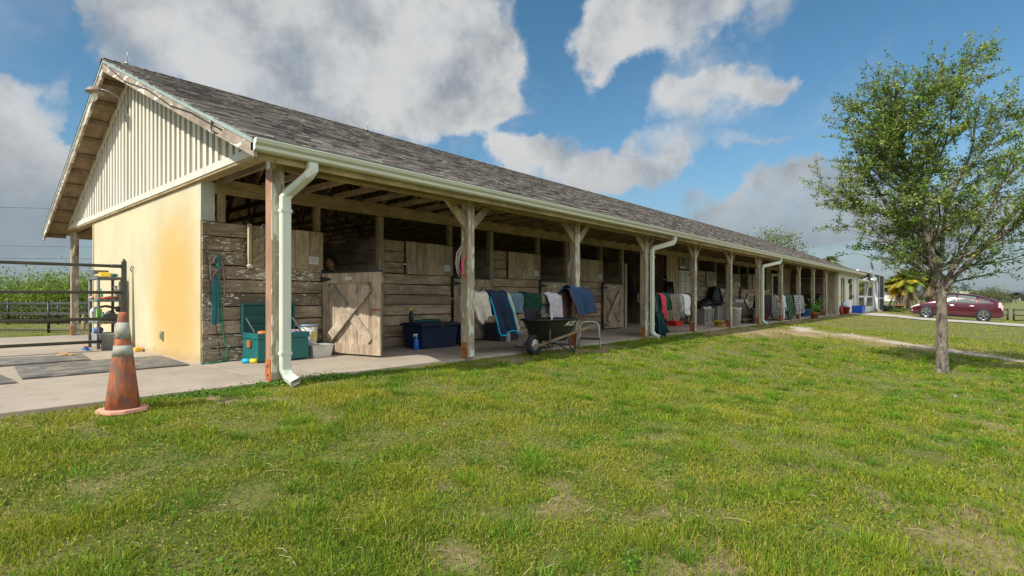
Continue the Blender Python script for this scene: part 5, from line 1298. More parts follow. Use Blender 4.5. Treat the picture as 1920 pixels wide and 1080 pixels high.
# red tote, yellow bucket, buckets
t = thing('tote_caddy', 'red plastic tote caddy with handle on the slab beneath the tan checked blanket', 'caddy', (17.5,7.8,0))
rd = M('red_tote', (.60,.02,.02), .45, amt=.05)
MB().taper((17.5,7.8,0),.52,.30,.6,.36,.17).build('caddy_body', rd, t)
MB().tube([(17.26,7.8,.15),(17.32,7.8,.30),(17.68,7.8,.30),(17.74,7.8,.15)], .018, 8).box(17.22,17.78,7.79,7.81,.03,.2).build('handle', rd, t)
t = thing('feed_pail', 'bright yellow pail with pink and dark face print on the slab by the sixth post', 'pail', (17.7,6.6,0))
pc_ = ZP(1348,612); pc_ = Vector((pc_.x, pc_.y, 0)); t.location = pc_
MB().lathe([(.13,0),(.165,.17),(.172,.17),(.172,.19),(.155,.19),(.125,.02),(0,.02)], pc_, 24).build('pail_body', M('bright_yellow', (.80,.62,.02), .4), t)
vd = Vector((-pc_.x, -pc_.y, 0)).normalized(); vr = Vector((0,0,1)).cross(vd)
for nm, off, c__ in (('pink_print', -.07, (.75,.05,.25)), ('dark_print', .055, (.05,.04,.03))):
    vs = []
    for k in range(14):
        a = 2*PI*k/14; lat = off+.038*math.cos(a); zz = .10+.026*math.sin(a); R_ = .1525+.035*((zz-.085)/.17); dd = math.sqrt(max(R_*R_-lat*lat, 0))+.003
        vs.append(pc_+vd*dd+vr*-lat+Vector((0,0,zz)))
    MB().add(vs, [tuple(range(14))]).build(nm, M(nm, c__, .5), t)
def pail(px, py, y, h, r0, r1, mat, label, name='bucket', cat='bucket'):
    p = YP(px, y, py); t = thing(name, label, cat, (p.x, p.y, 0))
    MB().lathe([(r0,0),(r1,h*.93),(r1+.012,h*.94),(r1+.012,h),(r1-.006,h),(r0-.006,.02),(0,.02)], (p.x,p.y,0), 20).build('bucket_body', mat, t)
    MB().tube([(p.x-r1,p.y-.02,h*.95),(p.x-r1*.6,p.y-r1*.95,h*.72),(p.x+r1*.6,p.y-r1*.95,h*.72),(p.x+r1,p.y-.02,h*.95)], .006, 6).build('handle', m_steel, t)
    return p
pail(1379, 610, 6.2, .62, .15, .19, m_offw, 'tall off white bin just right of the sixth porch post', 'tall_bin', 'bin')
pail(1419, 604, 6.3, .36, .14, .16, m_offw, 'off white bucket under the right end of the bench', 'bucket', 'bucket')
# two grey storage boxes, tack heap
m_gb = M('taupe_plastic', (.27,.25,.21), .6, amt=.15, sc=3, dirt=((.16,.14,.11), 7, .64)); m_gb2 = M('grey_taupe_plastic', (.22,.21,.18), .6, amt=.15, sc=3)
bx = YP(1306, 7.7); t = thing('storage_box', 'taupe storage box with slotted front, left of the two behind the fifth post', 'box', (19.4,7.6,0), 'taupe storage boxes on the slab')
b = MB().taper((19.40,7.6,0),.85,.5,.9,.55,.52,.02); b.build('box_body', m_gb, t, bevel=.01)
for xx in (19.15,19.65):
    for zz in (.12,.22,.32,.42): MB().box(xx-.04,xx+.04,7.31,7.325,zz,zz+.05).build('slot', m_black, t)
MB().box(18.93,19.87,7.30,7.90,.521,.56).build('lid', m_gb, t, bevel=.008)
t = thing('storage_box', 'larger plain grey storage box, right of the two behind the fifth post', 'box', (20.8,7.6,0), 'taupe storage boxes on the slab')
MB().taper((20.85,7.6,0),1.5,.6,1.6,.66,.62,.02).build('box_body', m_gb2, t, bevel=.012); MB().box(20.03,21.68,7.25,7.95,.621,.66).build('lid', m_gb2, t, bevel=.01)
m_bl = cloth('black_leather', (.015,.015,.017), rough=.45)
def heap(cs, name, mat, label, cat, solid=False):
    b = MB()
    for (x, y, z, a, c_, d_) in cs: b.blob((x,y,z),(a,c_,d_),12,8,.16)
    return tag(b.build(name, mat), label, cat)
heap([(19.35,7.65,.66,.38,.22,.10),(19.9,7.7,.74,.45,.22,.19)], 'tack_heap', m_bl, 'black heap of tack lying on the slotted storage box', 'tack')
heap([(20.75,7.65,.75,.75,.25,.10)], 'saddle_pad', m_bl, 'flat black saddle pad on the plain grey storage box', 'saddle pad')
tag(drape(18.95,19.7,7.42,.62,.10,.1,cloth('pale_grey_cloth', (.5,.48,.48)),'pale cloth draped over the slotted storage box','cloth','cloth',r=.05,fold=.02), 'pale grey cloth draped on the front of the slotted storage box', 'cloth')
# black jacket hanging above the boxes
jk = YP(1338, 8.42); t = thing('hanging_jacket', 'black jacket hanging on the stall wall above the plain grey box', 'jacket', (18.0,8.4,.9))
jx = YP(1338, 8.4).x
b = MB(); vs = []
for i, (zz, w_, d_) in enumerate([(1.45,.14,.06),(1.38,.34,.10),(1.1,.42,.14),(.8,.50,.16),(.55,.55,.14)]):
    for k in range(14):
        a = 2*PI*k/14; vs.append((jx+w_*math.cos(a)*(1+.12*math.sin(3*a+i)), 8.36+d_*math.sin(a)*(1+.15*math.sin(5*a)), zz))
b.add(vs, [(i*14+k,i*14+(k+1)%14,(i+1)*14+(k+1)%14,(i+1)*14+k) for i in range(4) for k in range(14)]+[tuple(range(14))], True)
b.build('jacket_body', m_bl, t, solid=.01)
MB().tube([(jx-.3,8.32,1.32),(jx-.5,8.28,1.0),(jx-.55,8.25,.75)], [.09,.08,.06], 8).build('sleeve', m_bl, t); MB().tube([(jx+.3,8.32,1.32),(jx+.5,8.28,1.0),(jx+.52,8.25,.72)], [.09,.08,.06], 8).build('sleeve', m_bl, t)
# tack hanging in the open bay: bridles, yellow strap, reels, saddles
def hang(px, py, y, pts, r, mat, label, name='bridle', cat='bridle'):
    p = YP(px, y, py); b = MB()
    for ln in pts: b.tube([(p.x+a, y+c_, p.z+e) for a, c_, e in ln], r, 7)
    return tag(b.build(name, mat), label, cat)
m_lea = M('black_leather_strap', (.02,.018,.016), .5)
lp_ = lambda w, h, o=0: [(o,0,0),(o-w,-.03,-h*.3),(o-w*.9,-.04,-h*.7),(o,-.02,-h),(o+w*.9,-.04,-h*.7),(o+w,-.03,-h*.3),(o,0,.0)]
hang(1178,518,9.9,[lp_(.14,.9),lp_(.22,1.2,.06),lp_(.10,.7,-.1)],.03,m_lea,'tangle of black bridles on the back wall right of the fourth stall door')
hang(1195,507,10.1,[lp_(.08,.25),lp_(.12,.35,.05)],.04,m_lea,'small black headstall high on the tack bay wall')
hang(1200,490,9.6,[[(0,0,0),(.02,-.01,-.5),(0,0,-1.0)]],.028,M('yellow_strap', (.75,.6,.02), .6),'long bright yellow strap hanging behind the fourth porch post','strap','strap')
hang(1196,550,9.6,[lp_(.09,.35),[(0,0,.0),(.02,0,-.3)]],.03,m_offw,'white cup like item hanging low in the tack bay','halter','halter')
hang(1232,510,10.1,[lp_(.1,.7),lp_(.16,.9,.1)],.04,m_lea,'black bridle hanging right of the second downspout')
hang(1240,515,10.0,[lp_(.07,.5)],.03,M('brown_strap', (.2,.09,.05), .6),'brown halter hanging between the bridle and the pale boards','halter','halter')
tag(MB().blob(tuple(YP(1227,10.1,511)),(.09,.07,.09),10,8).build('orange_reel', M('orange_reel', (.6,.14,.04), .5)), 'small orange reel on a shelf in the tack bay', 'reel')
p = YP(1238,10.15,514); tag(MB().box(p.x-.2,p.x+.25,10.0,10.28,p.z-.02,p.z+.02).build('wall_shelf', m_offw), 'small white shelf on the tack bay wall', 'shelf')
p = YP(1234,10.1,507); bottle(p.x,10.1,YP(1238,10.15,514).z+.02,.22,.05,(.6,.6,.62),'white spray bottle on the small shelf in the tack bay',(.7,.7,.7),True)
p = YP(1258,8.3,530); t = thing('bridle_rack', 'wall rack with black girths hanging on the pale upright boards', 'rack', (p.x,8.4,p.z))
MB().box(p.x-.35,p.x+.35,8.44,8.48,p.z-.02,p.z+.02).tube([(p.x-.25,8.46,p.z),(p.x-.25,8.30,p.z+.04)],.012,6).tube([(p.x+.05,8.46,p.z),(p.x+.05,8.30,p.z+.04)],.012,6).tube([(p.x+.3,8.46,p.z),(p.x+.3,8.30,p.z+.04)],.012,6).build('rack_bar', m_black, t)
for dx in (-.2,.0,.2): MB().tube([(p.x+dx,8.36,p.z+.03),(p.x+dx-.05,8.33,p.z-.3),(p.x+dx,8.33,p.z-.75)], [.05,.09,.07], 8).build('girth', m_bl, t)
# bench swing with cushions between posts six and seven
t = thing('glider_bench', 'tilted wooden glider bench with brown frame behind the sixth and seventh posts', 'bench', (19.6,6.9,0))
by = 6.75; xa = YP(1381,by).x; xb = YP(1425,by).x
MB().bar((xa+.15,by,.12),(xb,by,.34),.55,.05).build('seat', m_hand, t)
m_br = wood('brown_frame_wood', (.20,.10,.06), (.1,.05,.03), (.4,2,2), knots=False)
for yy in (by-.28, by+.28):
    MB().bar((xa,yy,.88),(xa+.95,yy,.18),.05,.07).build('back_frame', m_br, t)
    MB().tube([(xa+.55,yy,.45),(xa+1.2,yy,.68),(xa+1.35,yy,.3)], .025, 8).build('armrest', m_br, t)
MB().box(xa+.3,xb-.2,by-.2,by+.2,.02,.06).bar((xa+.4,by,.05),(xa+.5,by,.22),.4,.04).bar((xb-.4,by,.05),(xb-.4,by,.3),.4,.04).build('rocker_base', m_hand, t)
c1 = MB(); c1.bar((xa+.28,by-.05,.86),(xa+1.02,by-.05,.36),.46,.15)
tag(c1.build('seat_cushion', cloth('white_lilac_cushion', (.74,.70,.73)), bevel=.05), 'white cushion lying on the tilted glider bench', 'cushion')
c2 = MB(); c2.bar((xa+1.0,by-.12,.50),(xa+1.3,by-.12,.36),.34,.12)
tag(c2.build('small_cushion', cloth('cream_cushion', (.66,.62,.55)), bevel=.04), 'small cream cushion at the low end of the glider bench', 'cushion')
# dark rail between posts seven and eight
rack(21.0, 23.8, yr, 1.0, 'timber blanket rail between the seventh and eighth porch posts')
drape(21.15, 22.6, yr-.02, 1.08, .75, .4, cloth('black_maroon', (.03,.015,.02)), 'large black and maroon blanket right of the third downspout', r=.12, fold=.03, kf=2.5, trim=cloth('maroon2', (.14,.02,.03)))
drape(22.55, 23.2, yr-.03, 1.04, .72, .3, cloth('grey_green_cloth', (.12,.15,.14)), 'grey green blanket with pale folds left of the eighth porch post', r=.11, fold=.035, kf=2)
heap([(23.45,6.2,.92,.22,.16,.16),(23.55,6.15,.62,.16,.14,.16)], 'cloth_bundle', cloth('tan_brown_bundle', (.28,.2,.15)), 'small tan and brown bundle hanging beside the eighth porch post', 'bundle')
rack(24.0, 27.5, yr, 1.0, 'timber blanket rail right of the eighth porch post')
drape(24.05, 24.75, yr-.02, 1.08, .55, .3, cloth('white_blue_cloth', (.55,.57,.62)), 'white blanket with navy edge right of the eighth porch post', r=.12, fold=.02, skew=.3, trim=cloth('navy_edge', (.02,.04,.12)), tr=.02)
drape(24.6, 25.6, yr-.03, 1.1, .85, .3, cloth('olive_green_cloth', (.05,.10,.05)), 'long olive green blanket right of the white one', r=.13, fold=.03, skew=.3)
drape(25.5, 26.3, yr, 1.08, .62, .3, cloth('brick_red_cloth', (.25,.045,.035)), 'brick red blanket between the olive and the pale patterned ones', r=.12, fold=.03, skew=.2)
drape(25.8, 27.5, yr-.05, 1.1, .72, .3, cloth('pale_patterned_cloth', (.42,.39,.36), plaid=(.1,.1,.12), scale=3), 'pale grey patterned blanket in front of the ninth porch post', r=.14, fold=.04, kf=3, skew=.15)
tag(MB().tube([(24.35,6.02,.55),(24.45,5.98,.2),(24.8,5.9,-.0)], .02, 6).build('dark_hose', m_black), 'dark hose end hanging below the white blanket', 'hose')
heap([(23.95,5.98,.28,.06,.03,.28)], 'white_post_sleeve', m_offw, 'white sleeve at the foot of the eighth porch post', 'sleeve')
p = YP(1507,6.8,596); t = thing('muck_tub', 'blue tub half hidden behind the ninth porch post', 'tub', (p.x,6.8,0))
MB().lathe([(.28,0),(.36,.34),(.38,.34),(.38,.37),(.34,.37),(.27,.02),(0,.02)], (p.x,6.8,0), 24).build('tub_body', M('mid_blue', (.02,.16,.42), .4), t)
# black barrel between P10 and P11 and potted plants
xa = YP(1535,6.9).x; t = thing('rain_barrel', 'large black bin between the tenth and eleventh porch posts', 'bin', (xa,7.0,0))
MB().box(xa-.8,xa+.6,6.7,7.35,0,1.05).build('bin_body', M('black_bin', (.015,.017,.02), .45), t, bevel=.04); MB().box(xa-.85,xa+.65,6.66,7.4,1.052,1.12).build('lid', M('black_lid', (.03,.033,.035), .4), t, bevel=.02)
MB().box(xa-.25,xa-.02,6.68,6.69,.58,.68).build('bin_label', m_paper, t)
def plant(px, py, y, hgt, n, label, potc=(.42,.13,.06), r=.2):
    p = YP(px, y, py); z = gzz(p.x, p.y) if y < 6.05 else 0; t = thing('potted_plant', label, 'plant', (p.x,p.y,z), 'potted plants by the porch')
    MB().lathe([(r*.65,0),(r*.95,.24),(r*1.05,.24),(r*1.05,.29),(r*.9,.29),(r*.8,.26),(0,.25)], (p.x,p.y,z), 20).build('pot', M('terracotta', potc, .8), t)
    MB().tube([(p.x,p.y,z+.2),(p.x+.05,p.y,z+.2+hgt*.5),(p.x+.15,p.y-.05,z+.2+hgt)], .012, 6).tube([(p.x,p.y,z+.25),(p.x-.12,p.y,z+.25+hgt*.5)], .01, 6).build('stem', M('green_stem', (.1,.16,.04), .7), t)
    q = rng.normal(0, 1, (n, 3))*[.16,.13,hgt*.32]+[p.x+.05-p.x, 0, .25+hgt*.55]
    leafy('leaves', q, np.full(n, .14), np.array((.12,.28,.03))*rng.uniform(.7,1.4,(n,1)), m_leaf, parent=t)
plant(1527,598,5.92,.55,90,'terracotta pot with a leafy plant in front of the tenth porch post')
plant(1543,592,6.35,.75,110,'bright green leafy plant in a pale pot left of the eleventh porch post',(.35,.3,.25),.15)
# dressed stand, yellow float, junk by the house corner
xs = YP(1554,6.7).x; t = thing('coat_stand', 'dark stand with a grey jacket and red cap near the porch end', 'coat stand', (xs,6.9,0))
MB().tube([(xs,6.9,0),(xs,6.9,1.5)], .05, 8).build('pole', m_black, t)
b = MB().lathe([(.30,.45),(.38,.9),(.42,1.15),(.16,1.28),(0,1.3)], (xs,6.9,0), 12, sx=1.1, sy=.6); b.build('jacket', cloth('grey_jacket', (.25,.27,.28)), t)
MB().lathe([(.30,0),(.36,.2),(.34,.5),(0,.52)], (xs,6.9,0), 12, sx=1.1, sy=.6).build('dark_wrap', cloth('dark_wrap', (.03,.035,.035)), t)
MB().blob((xs,6.9,1.52),(.2,.17,.2),12,8).build('cap', cloth('red_black_cap', (.22,.03,.02)), t)
xs = YP(1562,6.35).x; 
pth = [(xs+DY*q*1.15, 6.35-DX*q*1.15, w) for q, w in ((-.34,.52),(-.14,.62),(.10,.76),(.24,.98),(.16,1.16),(-.08,1.22))]
t = thing('foam_float', 'curved yellow foam float with red underside at the porch end', 'float', (xs,6.35,.5))
MB().tube(pth, [.07,.13,.17,.17,.14,.10], 12).build('float_top', M('amber_foam', (.78,.45,.02), .6), t)
MB().tube([(a_, c_-.01, e-.09) for a_, c_, e in pth[:4]], [.05,.10,.12,.08], 10).build('float_underside', M('red_foam', (.5,.06,.04), .6), t)
tag(MB().box(xs-.12,xs+.1,6.3,6.4,0,.5).build('white_post_stub', m_white), 'white stub post under the yellow float', 'stub')
xs = YP(1577,6.0).x; tag(MB().blob((xs,5.98,.24),(.32,.08,.26),10,8,.1,Matrix.Rotation(.6,4,'Y')).build('red_bag', cloth('dusty_red', (.28,.05,.05))), 'dusty red bag leaning at the corner of the cream house wall', 'bag')
xs = YP(1583,5.95).x; t = thing('red_bucket', 'red bucket holding white cloths in front of the cream house wall', 'bucket', (xs,5.93,0))
MB().lathe([(.2,0),(.27,.42),(.28,.42),(.25,.42),(.19,.02),(0,.02)], (xs,5.92,0), 20).build('bucket_body', M('red_pail', (.4,.02,.02), .45), t)
MB().blob((xs+.05,5.92,.52),(.3,.22,.17),10,8,.2).build('white_cloths', cloth('white_cloths', (.6,.63,.65)), t)
xs = YP(1607,5.9).x; t = thing('blue_tub', 'rectangular bright blue plastic tub by the house door', 'tub', (xs,5.85,0))
MB().taper((xs,5.8,0),1.15,.5,1.3,.6,.46,.03).build('tub_body', M('bright_blue_tub', (.01,.10,.50), .35), t, bevel=.02)
# ================================================================ screened enclosure beyond the barn
t = thing('screen_enclosure', 'white framed glass and dark screen enclosure attached beyond the barn', 'enclosure', (42.2,6,0))
m_scr = M('dark_insect_screen', (.045,.048,.055), .8, amt=.08); m_wf = M('white_aluminium', (.72,.73,.74), .4, amt=.04)
m_gl2, nt, bs = nodes('reflecting_glass'); bs.inputs['Base Color'].default_value = (.16,.18,.19,1); bs.inputs['Roughness'].default_value = .06; bs.inputs['Metallic'].default_value = .75
ex0, ex1, ex2 = 42.25, 49.6, 55.6
for a_, c_ in ((ex0, ex0+.12), (ex1-.75, ex1-.0)): MB().box(a_,c_,5.94,6.06,-.2,2.9).build('post', m_wf, t)
for x in (ex1+.05, 52.6, ex2-.1): MB().box(x,x+.1,5.94,6.06,-.3,2.9).build('post', m_wf, t)
for x0_, x1_, zs in ((ex0+.121, ex1-.751, ((-.2,.35),(1.0,1.12),(2.15,2.25),(2.8,2.9))), (ex1+.151, 52.59, ((.9,1.0),(2.8,2.9))), (52.71, ex2-.11, ((.9,1.0),(2.8,2.9)))):
    for z0_, z1_ in zs: MB().box(x0_,x1_,5.95,6.05,z0_,z1_).build('cross_rail', m_wf, t)
MB().box(ex0+.13,ex1-.76,5.99,6.0,.35,2.8).build('glass_panel', m_gl2, t)
MB().box(ex1+.16,52.58,5.99,6.0,-.3,2.8).build('screen_panel', m_scr, t); MB().box(52.72,ex2-.12,5.99,6.0,-.3,2.8).build('screen_panel', m_scr, t)
MB().box(ex1+.1,ex2,6.07,10,2.82,2.9).build('roof_panel', m_wf, t); MB().box(ex2-.1,ex2,6.07,10,-.3,2.8).build('side_panel', m_scr, t)
t = thing('end_downspout', 'thick white downspout sweeping from the barn eave to the ground at the enclosure', 'downspout', (48.3,5.8,0))
MB().tube([(46.8,5.75,2.35),(47.4,5.75,2.2),(48.3,5.72,2.45),(48.5,5.7,2.0),(48.3,5.68,.9),(48.45,5.66,.2),(48.9,5.5,-.12)], [.07,.08,.10,.13,.13,.11,.13], 12).build('pipe', m_wf, t)
# satellite dish on the enclosure roof
p = YP(1633,6.0,498); t = thing('satellite_dish', 'dark grey satellite dish on a bracket at the far end of the roof', 'dish', (p.x,6.0,2.9))
Md = Matrix.Rotation(math.radians(78), 4, Vector((.95,.3,0)).normalized())
MB().lathe([(q*.62, w*.62) for q, w in [(0,0),(.2,.02),(.4,.07),(.5,.12),(.49,.13),(.38,.085),(.2,.035),(0,.015)]], (p.x,6.0,p.z), 26, sx=1, sy=1.1, M=Md).build('dish', M('dark_dish', (.12,.13,.14), .5), t)
MB().tube([(p.x,6.0,p.z-.05),(p.x-.05,6.0,p.z-.55),(p.x-.5,6.0,p.z-1.1)], .035, 8).tube([(p.x,6.0,p.z-.3),(p.x-.1,5.5,p.z-.35),(p.x-.1,5.3,p.z-.1)], .02, 6).build('bracket', m_steel, t)
# ---- overhead wires and far left
def wire(px0, py0, px1, py1, D0, D1, label):
    a_ = ray(px0, py0)*D0; c_ = ray(px1, py1)*D1; a_.z += CAMZ; c_.z += CAMZ
    pts = [a_.lerp(c_, k/24)-Vector((0,0,math.sin(PI*k/24)*.25)) for k in range(25)]
    return tag(MB().tube(pts, .018, 6).build('power_line', m_black), label, 'power line', 'power lines over the bushes')
wire(-420, 370, 300, 393, 45, 50, 'topmost thin power line crossing the sky left of the barn')
wire(-420, 471, 330, 485, 45, 50, 'lowest and darkest power line just above the bushes'); wire(-420, 448, 330, 464, 60, 66, 'faint power line between the other two left of the barn')
# ================================================================ the tree
random.seed(34)
m_bark, nt, bs = nodes('grey_bark')
v = objmap(nt, (3,3,1), island=False); n1_ = noise(nt, v, 5, 7, .7, .5); n2_ = noise(nt, objmap(nt, (1,1,.6), island=False), 6.5, 5, .7)
c = mixrgb(nt, mapr(nt, n1_, .35, .65), (.085,.065,.05), (.26,.215,.17)); c = mixrgb(nt, mapr(nt, n2_, .58, .66, 0, .75), c, (.46,.43,.36)); c = mixrgb(nt, mapr(nt, n2_, .46, .38, 0, .9), c, (.045,.04,.036))
nt.links.new(c, bs.inputs['Base Color']); bs.inputs['Roughness'].default_value = .95; bump(nt, bs, n1_, .9, .02)
TX, TY = 12.95, .48; TZ = gzz(TX, TY)-.03
def crown_ok(p):
    q = p-Vector((TX+.05, TY-.1, 3.3)); an = math.atan2(q.y, q.x); rr = 2.22+.28*math.sin(3*an+1)+.22*math.sin(6*an+q.z*2.3)
    rz = (2.32+.3*math.sin(4*an)) if q.z > 0 else 2.1
    if q.z > 0: rr *= 1.0-.26*(q.z/rz)**1.3
    if p.z > 5.62+.22*math.sin(5*an): return False
    if p.z < 1.2+.12*math.hypot(p.x-TX, p.y-TY): return False
    return (q.x*q.x+q.y*q.y)/rr**2+abs(q.z/rz)**2.4 < 1
def limb(p, d, L, r, n, bend, up):
    pts = [p.copy()]; d = d.normalized()
    for i in range(n):
        d = (d+Vector((random.gauss(0,bend), random.gauss(0,bend), random.gauss(0,bend*.7)+up))).normalized()
        p = p+d*(L/n); pts.append(p.copy())
    return pts
tree = thing('oak_tree', 'young leafy oak with mottled grey trunk standing on the lawn at the right', 'tree', (TX, TY, TZ))
tb = MB(); fork = Vector((TX-.02, TY+.02, 1.02))
tr_pts = [Vector((TX,TY,TZ-.15)),Vector((TX,TY,TZ+.03)),Vector((TX+.0,TY,TZ+.14)),Vector((TX+.01,TY+.01,TZ+.8)),Vector((TX,TY+.01,.65)),fork,fork+Vector((-.02,.05,.35))]
tb.tube(tr_pts, [.19,.135,.104,.088,.084,.092,.07], 18); tb.build('trunk', m_bark, tree)
lb = MB(); twb = MB(); LP = []; LC = []
leaders = []
lead = limb(fork, Vector((-.16,.20,1)), 4.1, .06, 16, .05, .05)
lb.tube(lead, [.066*(1-k/17)**.8+.008 for k in range(17)], 9); leaders.append((lead, [.066*(1-k/17)**.8+.008 for k in range(17)]))
spec = [(fork, Vector((.34,-.36,1.0)),4.2,.045),(fork, Vector((.05,-.62,1.0)),3.9,.04),(fork, Vector((.28,.10,1.0)),4.1,.042),(fork,Vector((-.3,.5,1)),3.9,.04)]
for k in range(26):
    q = lead[min(1+k//2, 13)].lerp(lead[min(1+k//2, 13)+1], random.random()); a = k*2.4+random.uniform(-.4,.4); e_ = .30+.75*(k/26)+random.uniform(-.12,.2)
    spec.append((q, Vector((math.cos(a), math.sin(a), e_)), random.uniform(2.1, 2.8), .022-.0003*k))
for st, d, L, r in spec:
    st = st+Vector((random.uniform(-.02,.02), random.uniform(-.02,.02), random.uniform(-.03,.05)))
    pts = limb(st, d, L, r, 12, .085, .055); k = 0
    while k < len(pts) and (k < 2 or crown_ok(pts[k])): k += 1
    pts = pts[:k]
    if len(pts) < 4: continue
    rad = [r*(1-i/len(pts))**.8+.004 for i in range(len(pts))]; lb.tube(pts, rad, 7); leaders.append((pts, rad))
gapn = VN(77, 64)
def twig(p, d, L, r):
    if float(gapn(p.x*2.1+p.z*.9, p.y*2.1+p.z*1.7)) < .455 and random.random() < .85: return
    pts = limb(p, d, L, r, 4, .16, .03); twb.tube(pts, [r, r*.8, r*.6, r*.4, r*.3], 4, cap=False)
    n = int(L*random.uniform(52, 92))+5; a = np.array([tuple(q) for q in pts]); t = rng.random(n)**.7*3.99; i = t.astype(int); f = (t-i)[:, None]
    q = a[i]*(1-f)+a[i+1]*f+rng.normal(0, .022, (n, 3)); LP.append(q)
    tone = rng.uniform(.65, 1.35); base = np.array((.13,.205,.032)) if rng.random() < .6 else np.array((.25,.31,.08))
    LC.append(base*tone*rng.uniform(.65, 1.45, (n, 1)))
for pts, rad in leaders:
    n = len(pts)
    for i in range(1, n):
        for _ in range(2 if i % 2 else 1):
            p = pts[i].lerp(pts[i-1], random.random()); ax = (pts[i]-pts[i-1]).normalized(); a = random.uniform(0, 2*PI)
            o = Vector((math.cos(a), math.sin(a), 0)); o = (o-ax*o.dot(ax)).normalized()
            cen = Vector((TX, TY, p.z)); out = (p-cen); out = out.normalized() if out.length > .1 else o
            d = (o*.8+out*.6+ax*.55+Vector((0,0,.1))).normalized(); L = random.uniform(.35, .95)*(1.15-.4*i/n)
            bp = limb(p, d, L, rad[i]*.5, 6, .13, .035)
            k = 0
            while k < len(bp) and crown_ok(bp[k]): k += 1
            bp = bp[:max(k, 2)]
            r0 = min(rad[i]*.5, .02); twb.tube(bp, [r0*(1-.75*j/len(bp)) for j in range(len(bp))], 5, cap=False)
            for j in range(1, len(bp)):
                for _2 in range(2 if random.random() < .55 else 1):
                    dd = (bp[j]-bp[j-1]).normalized(); s_ = Vector((random.gauss(0,1), random.gauss(0,1), random.gauss(0,.6))).normalized()
                    twig(bp[j], dd*.7+s_*.8, random.uniform(.14, .40), .005)
            twig(bp[-1], (bp[-1]-bp[-2]), random.uniform(.25, .5), .006)
lb.build('limbs', m_bark, tree); twb.build('twigs', m_bark, tree)
LPa = np.concatenate(LP); LCa = np.concatenate(LC); 
LPa = LPa-np.array(tree.location)
leafy('leaves', LPa, rng.uniform(.036, .060, len(LPa)), LCa, m_leaf, flat=.8, parent=tree, aspect=2.1)
NLEAF = len(LPa)
# ================================================================ bushes behind the paddock fences
def bush(c, rx, ry, rz, n, base, label, name='bush', cat='bush', group=None, leaf=.12, stems=5, clus=26, trunk=0, kind=None):
    c = Vector(c); t = thing(name, label, cat, c, group)
    b = MB(); cl = []
    for i in range(clus):
        a = random.uniform(0, 2*PI); u = random.uniform(-.3, 1); rr = random.uniform(.55, 1.0)
        w = math.sqrt(max(0, 1-u*u)); cl.append((rx*w*math.cos(a)*rr, ry*w*math.sin(a)*rr, trunk+rz*(.42+.58*u*rr), random.uniform(.7, 1.3)))
    for k in range(stems):
        q = random.choice(cl); b.tube([(c.x+random.uniform(-.1,.1),c.y+random.uniform(-.1,.1),c.z-.1),(c.x+q[0]*.3,c.y+q[1]*.3,c.z+trunk*.8+q[2]*.35+.05),(c.x+q[0],c.y+q[1],c.z+q[2])], [.05*rx**.5+trunk*.03,.03*rx**.5+trunk*.02,.008], 6)
    b.build('trunk' if trunk else 'stems', m_bark, t)
    cl = np.array(cl); idx = rng.integers(0, len(cl), n); s = min(rx, ry, rz)*.27
    q = cl[idx, :3]+rng.normal(0, 1, (n, 3))*[s*1.15, s*1.15, s*.8]*cl[idx, 3:4]
    q[:, 2] = np.maximum(q[:, 2], trunk*.5+.03)
    cc = np.array(base)*cl[idx, 3:4]**.8*rng.uniform(.6, 1.45, (n, 1))
    leafy('leaves', q, np.full(n, leaf)*rng.uniform(.7, 1.3, n), cc, m_leaf, flat=.8, parent=t, aspect=1.6)
    return t
rv = Vector((DY, -DX, 0)); dv_ = Vector((DX, DY, 0))
for i, (px, D, ht, rx, tone) in enumerate([(-120,27,2.7,2.0,(.15,.22,.04)),(-40,28.5,2.4,1.9,(.12,.19,.04)),(15,27,2.45,1.6,(.17,.24,.045)),(62,29,2.35,1.6,(.12,.19,.045)),(100,27,2.75,1.5,(.21,.28,.04)),(140,29,2.5,1.5,(.15,.21,.05)),(178,27.5,2.6,1.4,(.18,.24,.05)),(215,29,2.7,1.6,(.15,.2,.05)),(-200,29,2.8,2.2,(.13,.2,.04)),(260,30,2.4,1.6,(.14,.2,.05))]):
    p = dv_*D+rv*((px-960)/FPX*D); p.z = gzz(p.x, p.y)
    bush(p, rx*.95, 1.5, ht*random.uniform(.8,.98), 5200, tone, 'tall bright green bush in the row behind the black paddock fences', group='bushes behind the paddock fences', leaf=.10, stems=9, clus=36)
# low brush under them
for i, (px, D) in enumerate([(-60,26.3),(30,26.4),(80,26.3),(125,26.5),(170,26.3)]):
    p = dv_*D+rv*((px-960)/FPX*D); p.z = gzz(p.x, p.y)
    bush(p, 1.3, .7, 1.1, 1800, (.16,.2,.06), 'low scrubby bush at the foot of the taller bushes beyond the fences', 'low_bush', group='low scrub at the foot of the bushes', leaf=.08)
# trees behind the barn roof
p = dv_*62+rv*((1458-960)/FPX*62); p.z = -.1
bush(p, 2.5, 2.6, 5.4, 4200, (.17,.19,.055), 'round loose crowned tree showing above the barn roof', 'tree', 'tree', leaf=.20, trunk=3.6, clus=40, stems=12)
